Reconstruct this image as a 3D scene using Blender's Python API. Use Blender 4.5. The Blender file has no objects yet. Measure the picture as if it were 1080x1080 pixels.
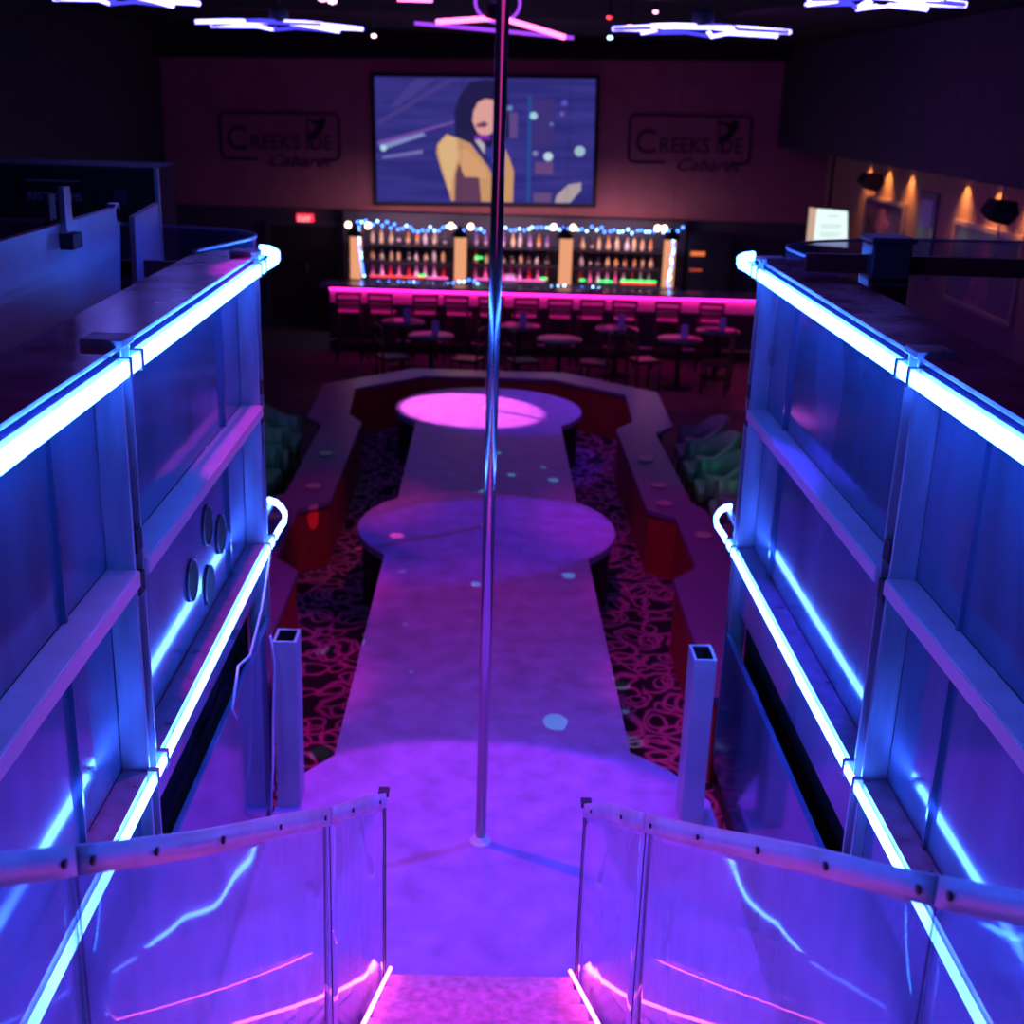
import bpy, bmesh, math, random
from mathutils import Vector, Matrix
random.seed(7)
C = bpy.context.scene.collection
S = bpy.context.scene
PI = math.pi
D = math.radians

# ------------------------------------------------------------------ camera
cd = bpy.data.cameras.new('camera'); cam = bpy.data.objects.new('camera', cd); C.objects.link(cam)
S.camera = cam
p, yw, rl = D(18.5), D(1.43), D(1.9)
F = Vector((math.sin(yw)*math.cos(p), math.cos(yw)*math.cos(p), -math.sin(p)))
R0 = Vector((math.cos(yw), -math.sin(yw), 0)); U0 = R0.cross(F)
Rr = R0*math.cos(rl) + U0*math.sin(rl)
Ur = U0*math.cos(rl) - R0*math.sin(rl)
cam.matrix_world = Matrix(((Rr.x, Ur.x, -F.x, 0), (Rr.y, Ur.y, -F.y, 0), (Rr.z, Ur.z, -F.z, 3.5), (0, 0, 0, 1)))
cd.sensor_width = 36; cd.sensor_height = 36; cd.lens = 1307/1080*36
cd.dof.use_dof = True; cd.dof.focus_distance = 3.7; cd.dof.aperture_fstop = 3.0
cd.clip_start = 0.05; cd.clip_end = 100

# ------------------------------------------------------------------ world, exposure
w = bpy.data.worlds.new('world'); S.world = w; w.use_nodes = True
w.node_tree.nodes['Background'].inputs[0].default_value = (0.03, 0.03, 0.6, 1)
w.node_tree.nodes['Background'].inputs[1].default_value = 0.012
S.view_settings.view_transform = 'Standard'; S.view_settings.look = 'None'
S.view_settings.exposure = 0.0; S.view_settings.gamma = 1.0; S.view_settings.use_curve_mapping = False

# ------------------------------------------------------------------ stage lights (hang from the ceiling) and added fill lamps
BLUE = (0.05, 0.035, 1.0); MAG = (1.0, 0.01, 0.60); PINK = (1.0, 0.09, 0.75); GREEN = (0.05, 1.0, 0.25); AMBER = (1.0, 0.42, 0.10)
def spot(name, loc, to, col, power, ang, blend=0.3, rad=0.04):
    l = bpy.data.lights.new(name, 'SPOT'); o = bpy.data.objects.new(name, l); C.objects.link(o)
    o.location = loc
    o.rotation_euler = (Vector(to)-Vector(loc)).to_track_quat('-Z', 'Y').to_euler()
    l.color = col; l.energy = power; l.spot_size = D(ang); l.spot_blend = blend; l.shadow_soft_size = rad
    return o
def area(name, loc, to, col, power, sx, sy):
    l = bpy.data.lights.new(name, 'AREA'); o = bpy.data.objects.new(name, l); C.objects.link(o)
    l.shape = 'RECTANGLE'; l.size = sx; l.size_y = sy; l.color = col; l.energy = power
    o.location = loc
    o.rotation_euler = (Vector(to)-Vector(loc)).to_track_quat('-Z', 'Y').to_euler()
    return o
# near circle: two colours crossing, the pole throws a shadow from each
spot('stage_spot_light', (-0.86, 5.75, 4.25), (-0.10, 4.70, 0), MAG, 240, 43, 0.10)
spot('stage_spot_light', (0.95, 5.75, 4.25), (0.10, 4.60, 0), (.06, .035, 1), 520, 46, 0.12)
# middle circle
spot('stage_spot_light', (-3.2, 12.2, 4.2), (0.0, 10.1, 0), MAG, 120, 19, 0.15)
spot('stage_spot_light', (3.4, 12.2, 4.2), (0.1, 9.9, 0), BLUE, 620, 20, 0.3)
# far circle
spot('stage_spot_light', (-2.0, 15.8, 4.2), (-0.22, 14.25, 0), (1.0, .22, .85), 2700, 19, 0.18)
spot('stage_spot_light', (2.2, 16.0, 4.2), (0.5, 14.3, 0), BLUE, 420, 26, 0.3)
# the catwalk between the circles
spot('stage_spot_light', (-0.6, 9.6, 4.2), (-0.1, 7.5, 0), (1.0, .0, .50), 150, 50, 0.8, 0.15)
spot('stage_spot_light', (1.6, 9.4, 4.2), (0.2, 7.4, 0), (0.3, 0.03, 1), 30, 60, 0.9, 0.15)
# carpet each side
spot('floor_spot_light', (0.2, 7.0, 4.2), (-1.65, 7.0, -0.6), MAG, 270, 23, 0.7, 0.05)
spot('floor_spot_light', (0.2, 8.6, 4.2), (-1.65, 8.6, -0.6), MAG, 200, 23, 0.7, 0.05)
spot('floor_spot_light', (0.0, 7.1, 4.2), (1.75, 7.1, -0.6), MAG, 220, 23, 0.7, 0.05)
spot('floor_spot_light', (0.0, 8.6, 4.2), (1.75, 8.6, -0.6), MAG, 170, 23, 0.7, 0.05)
spot('floor_spot_light', (0.4, 8.6, 4.2), (1.6, 10.4, -0.3), MAG, 170, 34, 0.8, 0.1)
spot('floor_spot_light', (0.0, 8.9, 4.2), (-1.35, 10.9, -0.5), (1, .1, .3), 150, 24, 0.8, 0.1)
area('rail_fill_light', (.1, 3.6, 4.45), (.1, 3.6, 0), (1.0, .06, .55), 5, .5, 4)  # magenta fill added to tint the middle rail faces
spot('panel_fill_light', (.05, 4.7, 4.42), (.05, 2.9, 1.2), (1.0, .03, .70), 300, 52, .8, .06)  # violet fill lamp added to brighten the stair side panels
# green washes on the club chairs
spot('green_spot_light', (1.2, 10.5, 4.2), (2.7, 11.9, 0.1), GREEN, 110, 30, 0.9, 0.1)
spot('green_spot_light', (-1.0, 10.0, 4.2), (-2.3, 12.4, 0.1), GREEN, 60, 30, 0.9, 0.1)
# dim violet fill over bar, back wall and room
area('room_fill_light', (0, 17.5, 4.2), (0, 22.8, 2.2), (0.80, 0.08, 0.75), 12, 7, 0.6)
area('room_fill_light', (0, 12, 4.25), (0, 12, 0), (0.09, 0.02, 1.0), 10, 7, 8)
area('room_fill_light', (2.6, 15, 4.2), (6.0, 15.5, 1.4), (0.60, 0.08, 1.0), 48, 1.5, 7)  # added to lift the right wall with violet, no fixture here
# cyan beam dots from a disco projector
def dots(loc, to, col, power, ang, scale, thr):
    o = spot('dot_projector_light', loc, to, col, power, ang, 0.2, 0.005)
    l = o.data; l.use_nodes = True; nt = l.node_tree; n = nt.nodes; em = n['Emission']
    g = n.new('ShaderNodeTexCoord'); m = n.new('ShaderNodeMapping'); v = n.new('ShaderNodeTexVoronoi'); c = n.new('ShaderNodeMath')
    c.operation = 'LESS_THAN'; c.inputs[1].default_value = thr; v.inputs['Scale'].default_value = scale
    nt.links.new(g.outputs['Normal'], m.inputs[0]); nt.links.new(m.outputs[0], v.inputs['Vector'])
    nt.links.new(v.outputs['Distance'], c.inputs[0]); nt.links.new(c.outputs[0], em.inputs['Strength'])
dots((0.4, 10.6, 4.1), (0.0, 8.1, 0), (0.05, 0.75, 1.0), 520, 34, 11, 0.14)
dots((-0.5, 14.5, 4.1), (0.1, 12.3, 0), (0.05, 1.0, 0.85), 700, 26, 13, 0.14)
dots((0.2, 8.5, 4.1), (-1.4, 10.1, -0.4), (1.0, 0.12, 0.22), 900, 20, 14, 0.2)
dots((0.2, 5.8, 4.1), (1.5, 7.6, -0.5), (0.1, 0.95, 1.0), 500, 22, 12, 0.17)

# ------------------------------------------------------------------ materials
def mat(name, col=(.5, .5, .5), rough=.5, metal=0.0, em=None, es=0.0, noise=0.0, nscale=8.0, bump=0.0, bscale=40.0, spec=.5, stretch=None):
    m = bpy.data.materials.new(name); m.use_nodes = True; nt = m.node_tree; b = nt.nodes['Principled BSDF']
    b.inputs['Base Color'].default_value = (*col, 1); b.inputs['Roughness'].default_value = rough
    b.inputs['Metallic'].default_value = metal; b.inputs['Specular IOR Level'].default_value = spec
    if em: b.inputs['Emission Color'].default_value = (*em, 1); b.inputs['Emission Strength'].default_value = es
    if noise or bump:
        tc = nt.nodes.new('ShaderNodeTexCoord'); mp = nt.nodes.new('ShaderNodeMapping')
        nt.links.new(tc.outputs['Object'], mp.inputs[0])
        if stretch: mp.inputs['Scale'].default_value = stretch
        if noise:
            t = nt.nodes.new('ShaderNodeTexNoise'); t.inputs['Scale'].default_value = nscale; t.inputs['Detail'].default_value = 6
            r = nt.nodes.new('ShaderNodeMapRange'); r.inputs['From Min'].default_value = .3; r.inputs['From Max'].default_value = .7
            r.inputs['To Min'].default_value = 1-noise; r.inputs['To Max'].default_value = 1+noise
            mx = nt.nodes.new('ShaderNodeVectorMath'); mx.operation = 'SCALE'; mx.inputs[0].default_value = col
            nt.links.new(mp.outputs[0], t.inputs['Vector']); nt.links.new(t.outputs['Fac'], r.inputs['Value'])
            nt.links.new(r.outputs[0], mx.inputs['Scale']); nt.links.new(mx.outputs[0], b.inputs['Base Color'])
            r2 = nt.nodes.new('ShaderNodeMapRange'); r2.inputs['From Min'].default_value = .3; r2.inputs['From Max'].default_value = .7
            r2.inputs['To Min'].default_value = max(0, rough*(1-noise*.6)); r2.inputs['To Max'].default_value = min(1, rough*(1+noise*.8))
            nt.links.new(t.outputs['Fac'], r2.inputs['Value']); nt.links.new(r2.outputs[0], b.inputs['Roughness'])
        if bump:
            t2 = nt.nodes.new('ShaderNodeTexNoise'); t2.inputs['Scale'].default_value = bscale; t2.inputs['Detail'].default_value = 3
            bp = nt.nodes.new('ShaderNodeBump'); bp.inputs['Strength'].default_value = bump; bp.inputs['Distance'].default_value = .01
            nt.links.new(mp.outputs[0], t2.inputs['Vector']); nt.links.new(t2.outputs['Fac'], bp.inputs['Height'])
            nt.links.new(bp.outputs[0], b.inputs['Normal'])
    return m
def emis(name, col, st):
    m = bpy.data.materials.new(name); m.use_nodes = True; nt = m.node_tree
    for n in list(nt.nodes): nt.nodes.remove(n)
    e = nt.nodes.new('ShaderNodeEmission'); o = nt.nodes.new('ShaderNodeOutputMaterial')
    e.inputs[0].default_value = (*col, 1); e.inputs[1].default_value = st; nt.links.new(e.outputs[0], o.inputs[0])
    return m
def plexi(name, tint, ior, rough, haze, hazecol, bump=.0, bscale=3.0, stretch=(1, 1, 1)):
    m = bpy.data.materials.new(name); m.use_nodes = True; nt = m.node_tree
    for n in list(nt.nodes): nt.nodes.remove(n)
    N = nt.nodes.new; L = nt.links.new
    o = N('ShaderNodeOutputMaterial'); t = N('ShaderNodeBsdfTransparent'); t.inputs[0].default_value = (*tint, 1)
    d = N('ShaderNodeBsdfDiffuse'); d.inputs[0].default_value = (*hazecol, 1)
    g = N('ShaderNodeBsdfGlossy'); g.inputs['Roughness'].default_value = rough; g.inputs[0].default_value = (.95, .95, .95, 1)
    m1 = N('ShaderNodeMixShader'); m2 = N('ShaderNodeMixShader'); fr0 = N('ShaderNodeFresnel'); fr0.inputs['IOR'].default_value = ior
    ge = N('ShaderNodeNewGeometry'); inv = N('ShaderNodeMath'); inv.operation = 'SUBTRACT'; inv.inputs[0].default_value = 1; L(ge.outputs['Backfacing'], inv.inputs[1])
    fr = N('ShaderNodeMath'); fr.operation = 'MULTIPLY'; L(fr0.outputs[0], fr.inputs[0]); L(inv.outputs[0], fr.inputs[1])
    tl = N('ShaderNodeBsdfTranslucent'); tl.inputs[0].default_value = (*hazecol, 1); dm = N('ShaderNodeMixShader'); dm.inputs[0].default_value = .5
    tc = N('ShaderNodeTexCoord'); mp = N('ShaderNodeMapping'); mp.inputs['Scale'].default_value = stretch; L(tc.outputs['Object'], mp.inputs[0])
    nz = N('ShaderNodeTexNoise'); nz.inputs['Scale'].default_value = 5; nz.inputs['Detail'].default_value = 5
    r = N('ShaderNodeMapRange'); r.inputs['From Min'].default_value = .3; r.inputs['From Max'].default_value = .7
    r.inputs['To Min'].default_value = haze*.6; r.inputs['To Max'].default_value = haze*1.4
    L(mp.outputs[0], nz.inputs['Vector']); L(nz.outputs['Fac'], r.inputs['Value']); L(r.outputs[0], m1.inputs[0])
    L(d.outputs[0], dm.inputs[1]); L(tl.outputs[0], dm.inputs[2]); L(t.outputs[0], m1.inputs[1]); L(dm.outputs[0], m1.inputs[2]); L(fr.outputs[0], m2.inputs[0]); L(m1.outputs[0], m2.inputs[1]); L(g.outputs[0], m2.inputs[2])
    if bump:
        nb = N('ShaderNodeTexNoise'); nb.inputs['Scale'].default_value = bscale; nb.inputs['Detail'].default_value = 1
        bp = N('ShaderNodeBump'); bp.inputs['Strength'].default_value = 1; bp.inputs['Distance'].default_value = bump
        L(mp.outputs[0], nb.inputs['Vector']); L(nb.outputs['Fac'], bp.inputs['Height']); L(bp.outputs[0], g.inputs['Normal'])
    L(m2.outputs[0], o.inputs[0])
    return m
def carpet():
    m = bpy.data.materials.new('swirl_carpet'); m.use_nodes = True; nt = m.node_tree; b = nt.nodes['Principled BSDF']; N = nt.nodes.new; L = nt.links.new
    tc = N('ShaderNodeTexCoord'); nz = N('ShaderNodeTexNoise'); nz.inputs['Scale'].default_value = 2.2
    mxv = N('ShaderNodeVectorMath'); mxv.operation = 'MULTIPLY_ADD'; mxv.inputs[1].default_value = (.35, .35, 0)
    L(tc.outputs['Object'], nz.inputs['Vector']); L(nz.outputs['Color'], mxv.inputs[0]); L(tc.outputs['Object'], mxv.inputs[2])
    outs = []
    for sc, rad, off in ((3.4, .36, 0), (2.8, .42, 5.3), (4.3, .3, 11.7)):
        mp = N('ShaderNodeMapping'); mp.inputs['Location'].default_value = (off, off*.7, 0); L(mxv.outputs[0], mp.inputs[0])
        v = N('ShaderNodeTexVoronoi'); v.voronoi_dimensions = '2D'; v.inputs['Scale'].default_value = sc; L(mp.outputs[0], v.inputs['Vector'])
        s = N('ShaderNodeMath'); s.operation = 'SUBTRACT'; s.inputs[1].default_value = rad; L(v.outputs['Distance'], s.inputs[0])
        a = N('ShaderNodeMath'); a.operation = 'ABSOLUTE'; L(s.outputs[0], a.inputs[0])
        r = N('ShaderNodeMapRange'); r.inputs['From Min'].default_value = .0; r.inputs['From Max'].default_value = .085; r.inputs['To Min'].default_value = 1; r.inputs['To Max'].default_value = 0
        L(a.outputs[0], r.inputs['Value']); outs.append(r)
    m1 = N('ShaderNodeMath'); m1.operation = 'MAXIMUM'; L(outs[0].outputs[0], m1.inputs[0]); L(outs[1].outputs[0], m1.inputs[1])
    m2 = N('ShaderNodeMath'); m2.operation = 'MAXIMUM'; L(m1.outputs[0], m2.inputs[0]); L(outs[2].outputs[0], m2.inputs[1])
    cm = N('ShaderNodeMix'); cm.data_type = 'RGBA'; cm.inputs['A'].default_value = (.008, .006, .012, 1); cm.inputs['B'].default_value = (.55, .16, .36, 1)
    L(m2.outputs[0], cm.inputs['Factor']); L(cm.outputs['Result'], b.inputs['Base Color']); b.inputs['Roughness'].default_value = .95
    return m
M = {}
M['carpet'] = carpet(); M['floor'] = mat('dark_floor', (.035, .025, .05), .6, noise=.3, nscale=2)
M['stage'] = mat('scuffed_stage_vinyl', (.50, .25, .58), .42, noise=.22, nscale=6, bump=.10, bscale=60)
M['black'] = mat('matt_black', (.012, .012, .016), .8)
M['dark'] = mat('dark_paint', (.018, .02, .04), .7, noise=.2)
M['ceil'] = mat('black_ceiling', (.006, .006, .01), .9)
M['wallback'] = mat('plum_wall_paint', (.36, .14, .20), .8, noise=.12, nscale=3)
M['wallside'] = mat('tan_wall_paint', (.45, .25, .20), .8, noise=.1, nscale=2)
M['navy'] = mat('dark_wainscot', (.05, .05, .09), .7)
M['steel'] = mat('brushed_steel', (.34, .40, .52), .32, .55, noise=.25, nscale=14, bump=.05, stretch=(1, 1, .2))
M['rail'] = mat('pale_rail_paint', (.34, .30, .42), .4, .2, noise=.1)
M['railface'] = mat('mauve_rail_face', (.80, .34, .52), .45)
M['sheet'] = mat('scuffed_blue_sheet', (.09, .145, .28), .10, .35, noise=.30, nscale=3.2, bump=.03, bscale=9, stretch=(1, 1, .35))
M['sheetdark'] = mat('dark_scuffed_sheet', (.12, .12, .18), .25, .3, noise=.4, nscale=3)
M['chrome'] = mat('polished_chrome', (.62, .48, .52), .20, 1.0)
M['collar'] = mat('bright_collar', (1.0, .75, .9), .5, .0)
M['screw'] = mat('dark_screw', (.03, .03, .05), .5, .6)
M['plexi'] = plexi('scuffed_plexiglass', (.92, .90, .97), 1.6, .055, .44, (.62, .40, .86), bump=.008, bscale=2.2, stretch=(1.2, 1.2, .35))
M['frost'] = mat('frosted_strip', (.44, .42, .66), .4, .25, noise=.2)
M['plexi2'] = plexi('clear_guard_plexiglass', (.55, .55, .75), 1.5, .03, .08, (.5, .5, .7))
M['captop'] = mat('smoked_acrylic_ledge', (.24, .17, .42), .2, .1, noise=.3, nscale=5)
M['red'] = mat('red_counter_front', (.42, .02, .03), .45, noise=.15)
M['ctop'] = mat('counter_laminate', (.20, .09, .26), .3, noise=.06)
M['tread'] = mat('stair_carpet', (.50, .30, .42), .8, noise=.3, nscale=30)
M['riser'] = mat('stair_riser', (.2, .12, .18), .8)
M['neonT'] = emis('blue_neon_bright', (.028, .155, 1.0), 50)
M['neonB'] = emis('blue_neon_lower', (.050, .175, 1.0), 42)
M['strip'] = emis('pink_strip', (1.0, .10, .62), 13)
M['barled'] = emis('bar_pink_led', (1.0, .015, .36), 11)
M['blueled'] = emis('fairy_blue', (.03, .14, 1.0), 16)
M['whiteled'] = emis('fairy_ice', (.22, .50, 1.0), 13)
M['warm'] = emis('warm_bulb', (1.0, .62, .35), 9)
M['warmpanel'] = emis('warm_backlit_column', (1.0, .42, .22), .85)
M['exit'] = emis('exit_red', (1.0, .03, .06), 1.7)
M['glasstop'] = mat('shiny_table_top', (.16, .15, .19), .3)
M['wood'] = mat('dark_chair_wood', (.05, .025, .02), .4)
M['chairfab'] = mat('pale_chair_vinyl', (.16, .17, .17), .45)
M['menu'] = mat('menu_card', (.5, .42, .75), .6)
M['belt'] = mat('dark_rail_red', (.10, .02, .035), .5)
M['postblue'] = mat('dark_column', (.05, .05, .09), .35)
M['board'] = mat('grey_metal_board', (.40, .42, .52), .4, .3, noise=.2, nscale=2)
M['signdark'] = mat('wall_sign_black', (.035, .012, .05), .6)
M['signtext'] = mat('dull_sign_lettering', (.35, .38, .5), .5)
M['frame'] = mat('poster_frame', (.5, .33, .32), .5)
M['poster'] = mat('poster_print_violet', (.16, .08, .22), .4, noise=.7, nscale=3)
M['poster2'] = mat('poster_print_figure', (.42, .15, .30), .5, noise=.5, nscale=6)

# ------------------------------------------------------------------ mesh helpers
def B(): return bmesh.new()
def box(bm, x0, x1, y0, y1, z0, z1):
    vs = [bm.verts.new((x, y, z)) for x in (x0, x1) for y in (y0, y1) for z in (z0, z1)]
    for f in ((0, 1, 3, 2), (4, 6, 7, 5), (0, 4, 5, 1), (2, 3, 7, 6), (0, 2, 6, 4), (1, 5, 7, 3)): bm.faces.new([vs[i] for i in f])
def ring(bm, c, ax, r, n):
    ax = Vector(ax).normalized(); u = ax.orthogonal().normalized(); v = ax.cross(u)
    return [bm.verts.new(Vector(c) + (u*math.cos(2*PI*i/n) + v*math.sin(2*PI*i/n))*r) for i in range(n)]
def cyl(bm, a, b, r0, r1=None, n=16, cap=True):
    a = Vector(a); b = Vector(b); r1 = r0 if r1 is None else r1
    A = ring(bm, a, b-a, r0, n); Bb = ring(bm, b, b-a, r1, n)
    for i in range(n):
        f = bm.faces.new((A[i], A[(i+1) % n], Bb[(i+1) % n], Bb[i])); f.smooth = True
    if cap: bm.faces.new(A[::-1]); bm.faces.new(Bb)
def lathe(bm, prof, c=(0, 0, 0), n=20):
    rs = []
    for r, z in prof: rs.append([bm.verts.new((c[0]+r*math.cos(2*PI*i/n), c[1]+r*math.sin(2*PI*i/n), c[2]+z)) for i in range(n)])
    for a, b in zip(rs, rs[1:]):
        for i in range(n):
            f = bm.faces.new((a[i], a[(i+1) % n], b[(i+1) % n], b[i])); f.smooth = True
    bm.faces.new(rs[0][::-1]); bm.faces.new(rs[-1])
def prism(bm, pts, z0, z1):
    a = [bm.verts.new((x, y, z0)) for x, y in pts]; b = [bm.verts.new((x, y, z1)) for x, y in pts]; n = len(pts)
    bm.faces.new(a[::-1]); bm.faces.new(b)
    for i in range(n): bm.faces.new((a[i], a[(i+1) % n], b[(i+1) % n], b[i]))
def plate(bm, pts, t):                 # pts: 3D outline in order, thickened along vector t
    t = Vector(t); a = [bm.verts.new(Vector(q)) for q in pts]; b = [bm.verts.new(Vector(q)+t) for q in pts]; n = len(pts)
    bm.faces.new(a[::-1]); bm.faces.new(b)
    for i in range(n): bm.faces.new((a[i], a[(i+1) % n], b[(i+1) % n], b[i]))
def tube(bm, pts, r, n=8):
    pts = [Vector(q) for q in pts]; prev = None; up = None
    for i, q in enumerate(pts):
        d = (pts[min(i+1, len(pts)-1)] - pts[max(i-1, 0)]).normalized()
        if up is None: up = d.orthogonal().normalized()
        up = (up - d*up.dot(d)).normalized(); v = d.cross(up)
        rg = [bm.verts.new(q + (up*math.cos(2*PI*k/n) + v*math.sin(2*PI*k/n))*r) for k in range(n)]
        if prev:
            for k in range(n):
                f = bm.faces.new((prev[k], prev[(k+1) % n], rg[(k+1) % n], rg[k])); f.smooth = True
        else: bm.faces.new(rg[::-1])
        prev = rg
    bm.faces.new(prev)
def ribbon(bm, pts, hz, th):           # upright flat strip (height hz, thickness th) following a path
    pts = [Vector(q) for q in pts]; prev = None
    for i, q in enumerate(pts):
        d = (pts[min(i+1, len(pts)-1)] - pts[max(i-1, 0)]); d.z = 0; d.normalize(); nrm = Vector((-d.y, d.x, 0))
        sec = [bm.verts.new(q + nrm*a + Vector((0, 0, b))) for a, b in ((-th/2, -hz*.32), (-th*.2, -hz/2), (th*.2, -hz/2), (th/2, -hz*.32), (th/2, hz*.32), (th*.2, hz/2), (-th*.2, hz/2), (-th/2, hz*.32))]
        if prev:
            for k in range(8): bm.faces.new((prev[k], prev[(k+1) % 8], sec[(k+1) % 8], sec[k]))
        else: bm.faces.new(sec[::-1])
        prev = sec
    bm.faces.new(prev)
def wallstrip(bm, pts, th):            # pts: list of (x, y, zlow, zhigh): a thin standing sheet
    n = len(pts); P = []
    for i, (x, y, a, b) in enumerate(pts):
        q0 = pts[max(i-1, 0)]; q1 = pts[min(i+1, n-1)]
        d = Vector((q1[0]-q0[0], q1[1]-q0[1], 0)).normalized(); nr = Vector((-d.y, d.x, 0))*th/2
        P.append([bm.verts.new(Vector((x, y, z)) + s*nr) for s, z in ((-1, a), (1, a), (1, b), (-1, b))])
    for a, b in zip(P, P[1:]):
        for k in range(4):
            f = bm.faces.new((a[k], a[(k+1) % 4], b[(k+1) % 4], b[k])); f.smooth = (k in (1, 3))
    bm.faces.new(P[0][::-1]); bm.faces.new(P[-1])
def obj(name, bm, m, parent=None, bevel=0):
    bmesh.ops.recalc_face_normals(bm, faces=bm.faces[:])
    if bevel:
        bmesh.ops.bevel(bm, geom=[e for e in bm.edges if e.is_manifold and e.calc_face_angle(0) > .6], offset=bevel, segments=2, affect='EDGES', profile=.5)
    me = bpy.data.meshes.new(name); bm.to_mesh(me); bm.free()
    o = bpy.data.objects.new(name, me); C.objects.link(o)
    me.materials.append(M[m] if isinstance(m, str) else m)
    if parent: o.parent = parent; o.matrix_parent_inverse = Matrix.Translation(-parent.location) if parent.type == 'EMPTY' and parent.rotation_euler.z == 0 else Matrix.Identity(4)
    return o
def tag(o, label, cat, group=None, kind=None):
    o['label'] = label; o['category'] = cat
    if group: o['group'] = group
    if kind: o['kind'] = kind
    return o
def thing(name, label, cat, loc=(0, 0, 0), rz=0, group=None):
    o = bpy.data.objects.new(name, None); C.objects.link(o); o.location = loc; o.rotation_euler = (0, 0, rz); o.empty_display_size = .1
    return tag(o, label, cat, group)
def sub(name, bm, m, parent, bevel=0):  # child given in the thing's own coordinates
    o = obj(name, bm, m, None, bevel); o.parent = parent; return o
def dup(root, loc, rz, label, group=None):
    r = root.copy(); C.objects.link(r); r.location = loc; r.rotation_euler = (0, 0, rz); r['label'] = label
    if group: r['group'] = group
    for ch in list(root.children):
        c = ch.copy(); C.objects.link(c); c.parent = r
        for g in list(ch.children):
            e = g.copy(); C.objects.link(e); e.parent = c
    return r
def struct(name, bm, m, label=None, cat=None):
    o = obj(name, bm, m); o['kind'] = 'structure'
    if label: o['label'] = label; o['category'] = cat
    return o
def text(name, s, size, m, parent, M4, shear=0, ext=.004, sx=1.0):
    c = bpy.data.curves.new(name, 'FONT'); c.body = s; c.size = size; c.shear = shear; c.extrude = ext; c.resolution_u = 4
    t = bpy.data.objects.new(name, c); C.objects.link(t)
    dg = bpy.context.evaluated_depsgraph_get(); me = bpy.data.meshes.new_from_object(t.evaluated_get(dg))
    bpy.data.objects.remove(t); me.transform(Matrix.Diagonal((sx, 1, 1, 1))); me.transform(M4); me.materials.clear(); me.materials.append(M[m])
    o = bpy.data.objects.new(name, me); C.objects.link(o); o.parent = parent
    return o
ORD = ['first', 'second', 'third', 'fourth', 'fifth', 'sixth', 'seventh', 'eighth', 'ninth', 'tenth', 'eleventh', 'twelfth']

# ------------------------------------------------------------------ room shell
FZ = -0.6
bm = B(); box(bm, -8, 8, -2, 24.0, FZ-.2, FZ)
struct('floor', bm, 'floor', 'dark club floor around the bar, tables and counter', 'floor')
bm = B(); prism(bm, [(1.5, 6.0), (1.5, 8.87), (1.74, 9.15), (1.74, 10.39), (1.5, 10.58), (1.5, 13.43), (1.72, 13.79), (1.78, 15.15), (.88, 15.99), (-.80, 15.99), (-1.65, 15.1), (-1.6, 13.79), (-1.4, 13.43), (-1.4, 10.6), (-1.66, 10.35), (-1.66, 9.15), (-1.44, 8.87), (-1.44, 6.0)], FZ+.0005, FZ+.004)
struct('floor', bm, 'carpet', 'dark carpet with pink looping swirls lying around the runway stage', 'carpet')
bm = B(); box(bm, -8, 8, -2, 24.0, 4.5, 4.7); struct('ceiling', bm, 'ceil', 'black painted ceiling above the stage lights', 'ceiling')
bm = B(); box(bm, -7.9, 6.0, 22.85, 23.1, 1.5, 4.5); struct('wall_back', bm, 'wallback', 'plum wall behind the bar holding the projection screen', 'wall')
bm = B(); box(bm, -7.9, 6.0, 22.80, 23.1, FZ, 1.5); struct('trim_1', bm, 'navy', 'dark lower band of the back wall behind the bottle shelves', 'wall panelling')
bm = B(); box(bm, 6.0, 6.2, -1.8, 23.1, FZ, 4.5); struct('wall_right', bm, 'wallside', 'tan side wall with posters and amber downlights', 'wall')
bm = B(); box(bm, -7.9, -7.7, -1.8, 23.1, FZ, 4.5); struct('wall_left', bm, 'dark', 'black side wall left of the stage', 'wall')
bm = B(); plate(bm, [(-7.7, 22.3, 4.5), (5.1, 22.3, 4.5), (5.1, 22.3, 4.24), (-7.7, 22.3, 3.92)], (0, .5, 0))
struct('trim_2', bm, 'ceil', 'black bulkhead along the top of the back wall', 'bulkhead')
bm = B(); box(bm, 5.05, 5.98, -1.7, 22.79, 2.82, 4.48); struct('trim_3', bm, 'dark', 'dark boxed soffit running above the posters on the right wall', 'soffit')
bm = B(); box(bm, -7.7, -5.75, 9.1, 22.79, FZ, 4.48); struct('trim_4', bm, 'dark', 'black boxed-out wall left of the plum back wall', 'wall box')
# dark doorway under the exit sign
bm = B(); box(bm, -3.95, -2.72, 22.74, 22.81, FZ+.001, 1.2); dr = struct('door_1', bm, 'black', 'dark double door below the red exit sign', 'door')
bm = B()
for x0, x1 in ((-4.02, -3.95), (-2.72, -2.65)): box(bm, x0, x1, 22.72, 22.80, FZ+.001, 1.27)
box(bm, -3.95, -2.72, 22.72, 22.80, 1.2, 1.27)
o = obj('door_frame', bm, 'navy'); o.parent = dr
bm = B(); cyl(bm, (-3.28, 22.70, .35), (-3.28, 22.70, .55), .012); o = obj('door_handle', bm, 'steel'); o.parent = dr

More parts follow.
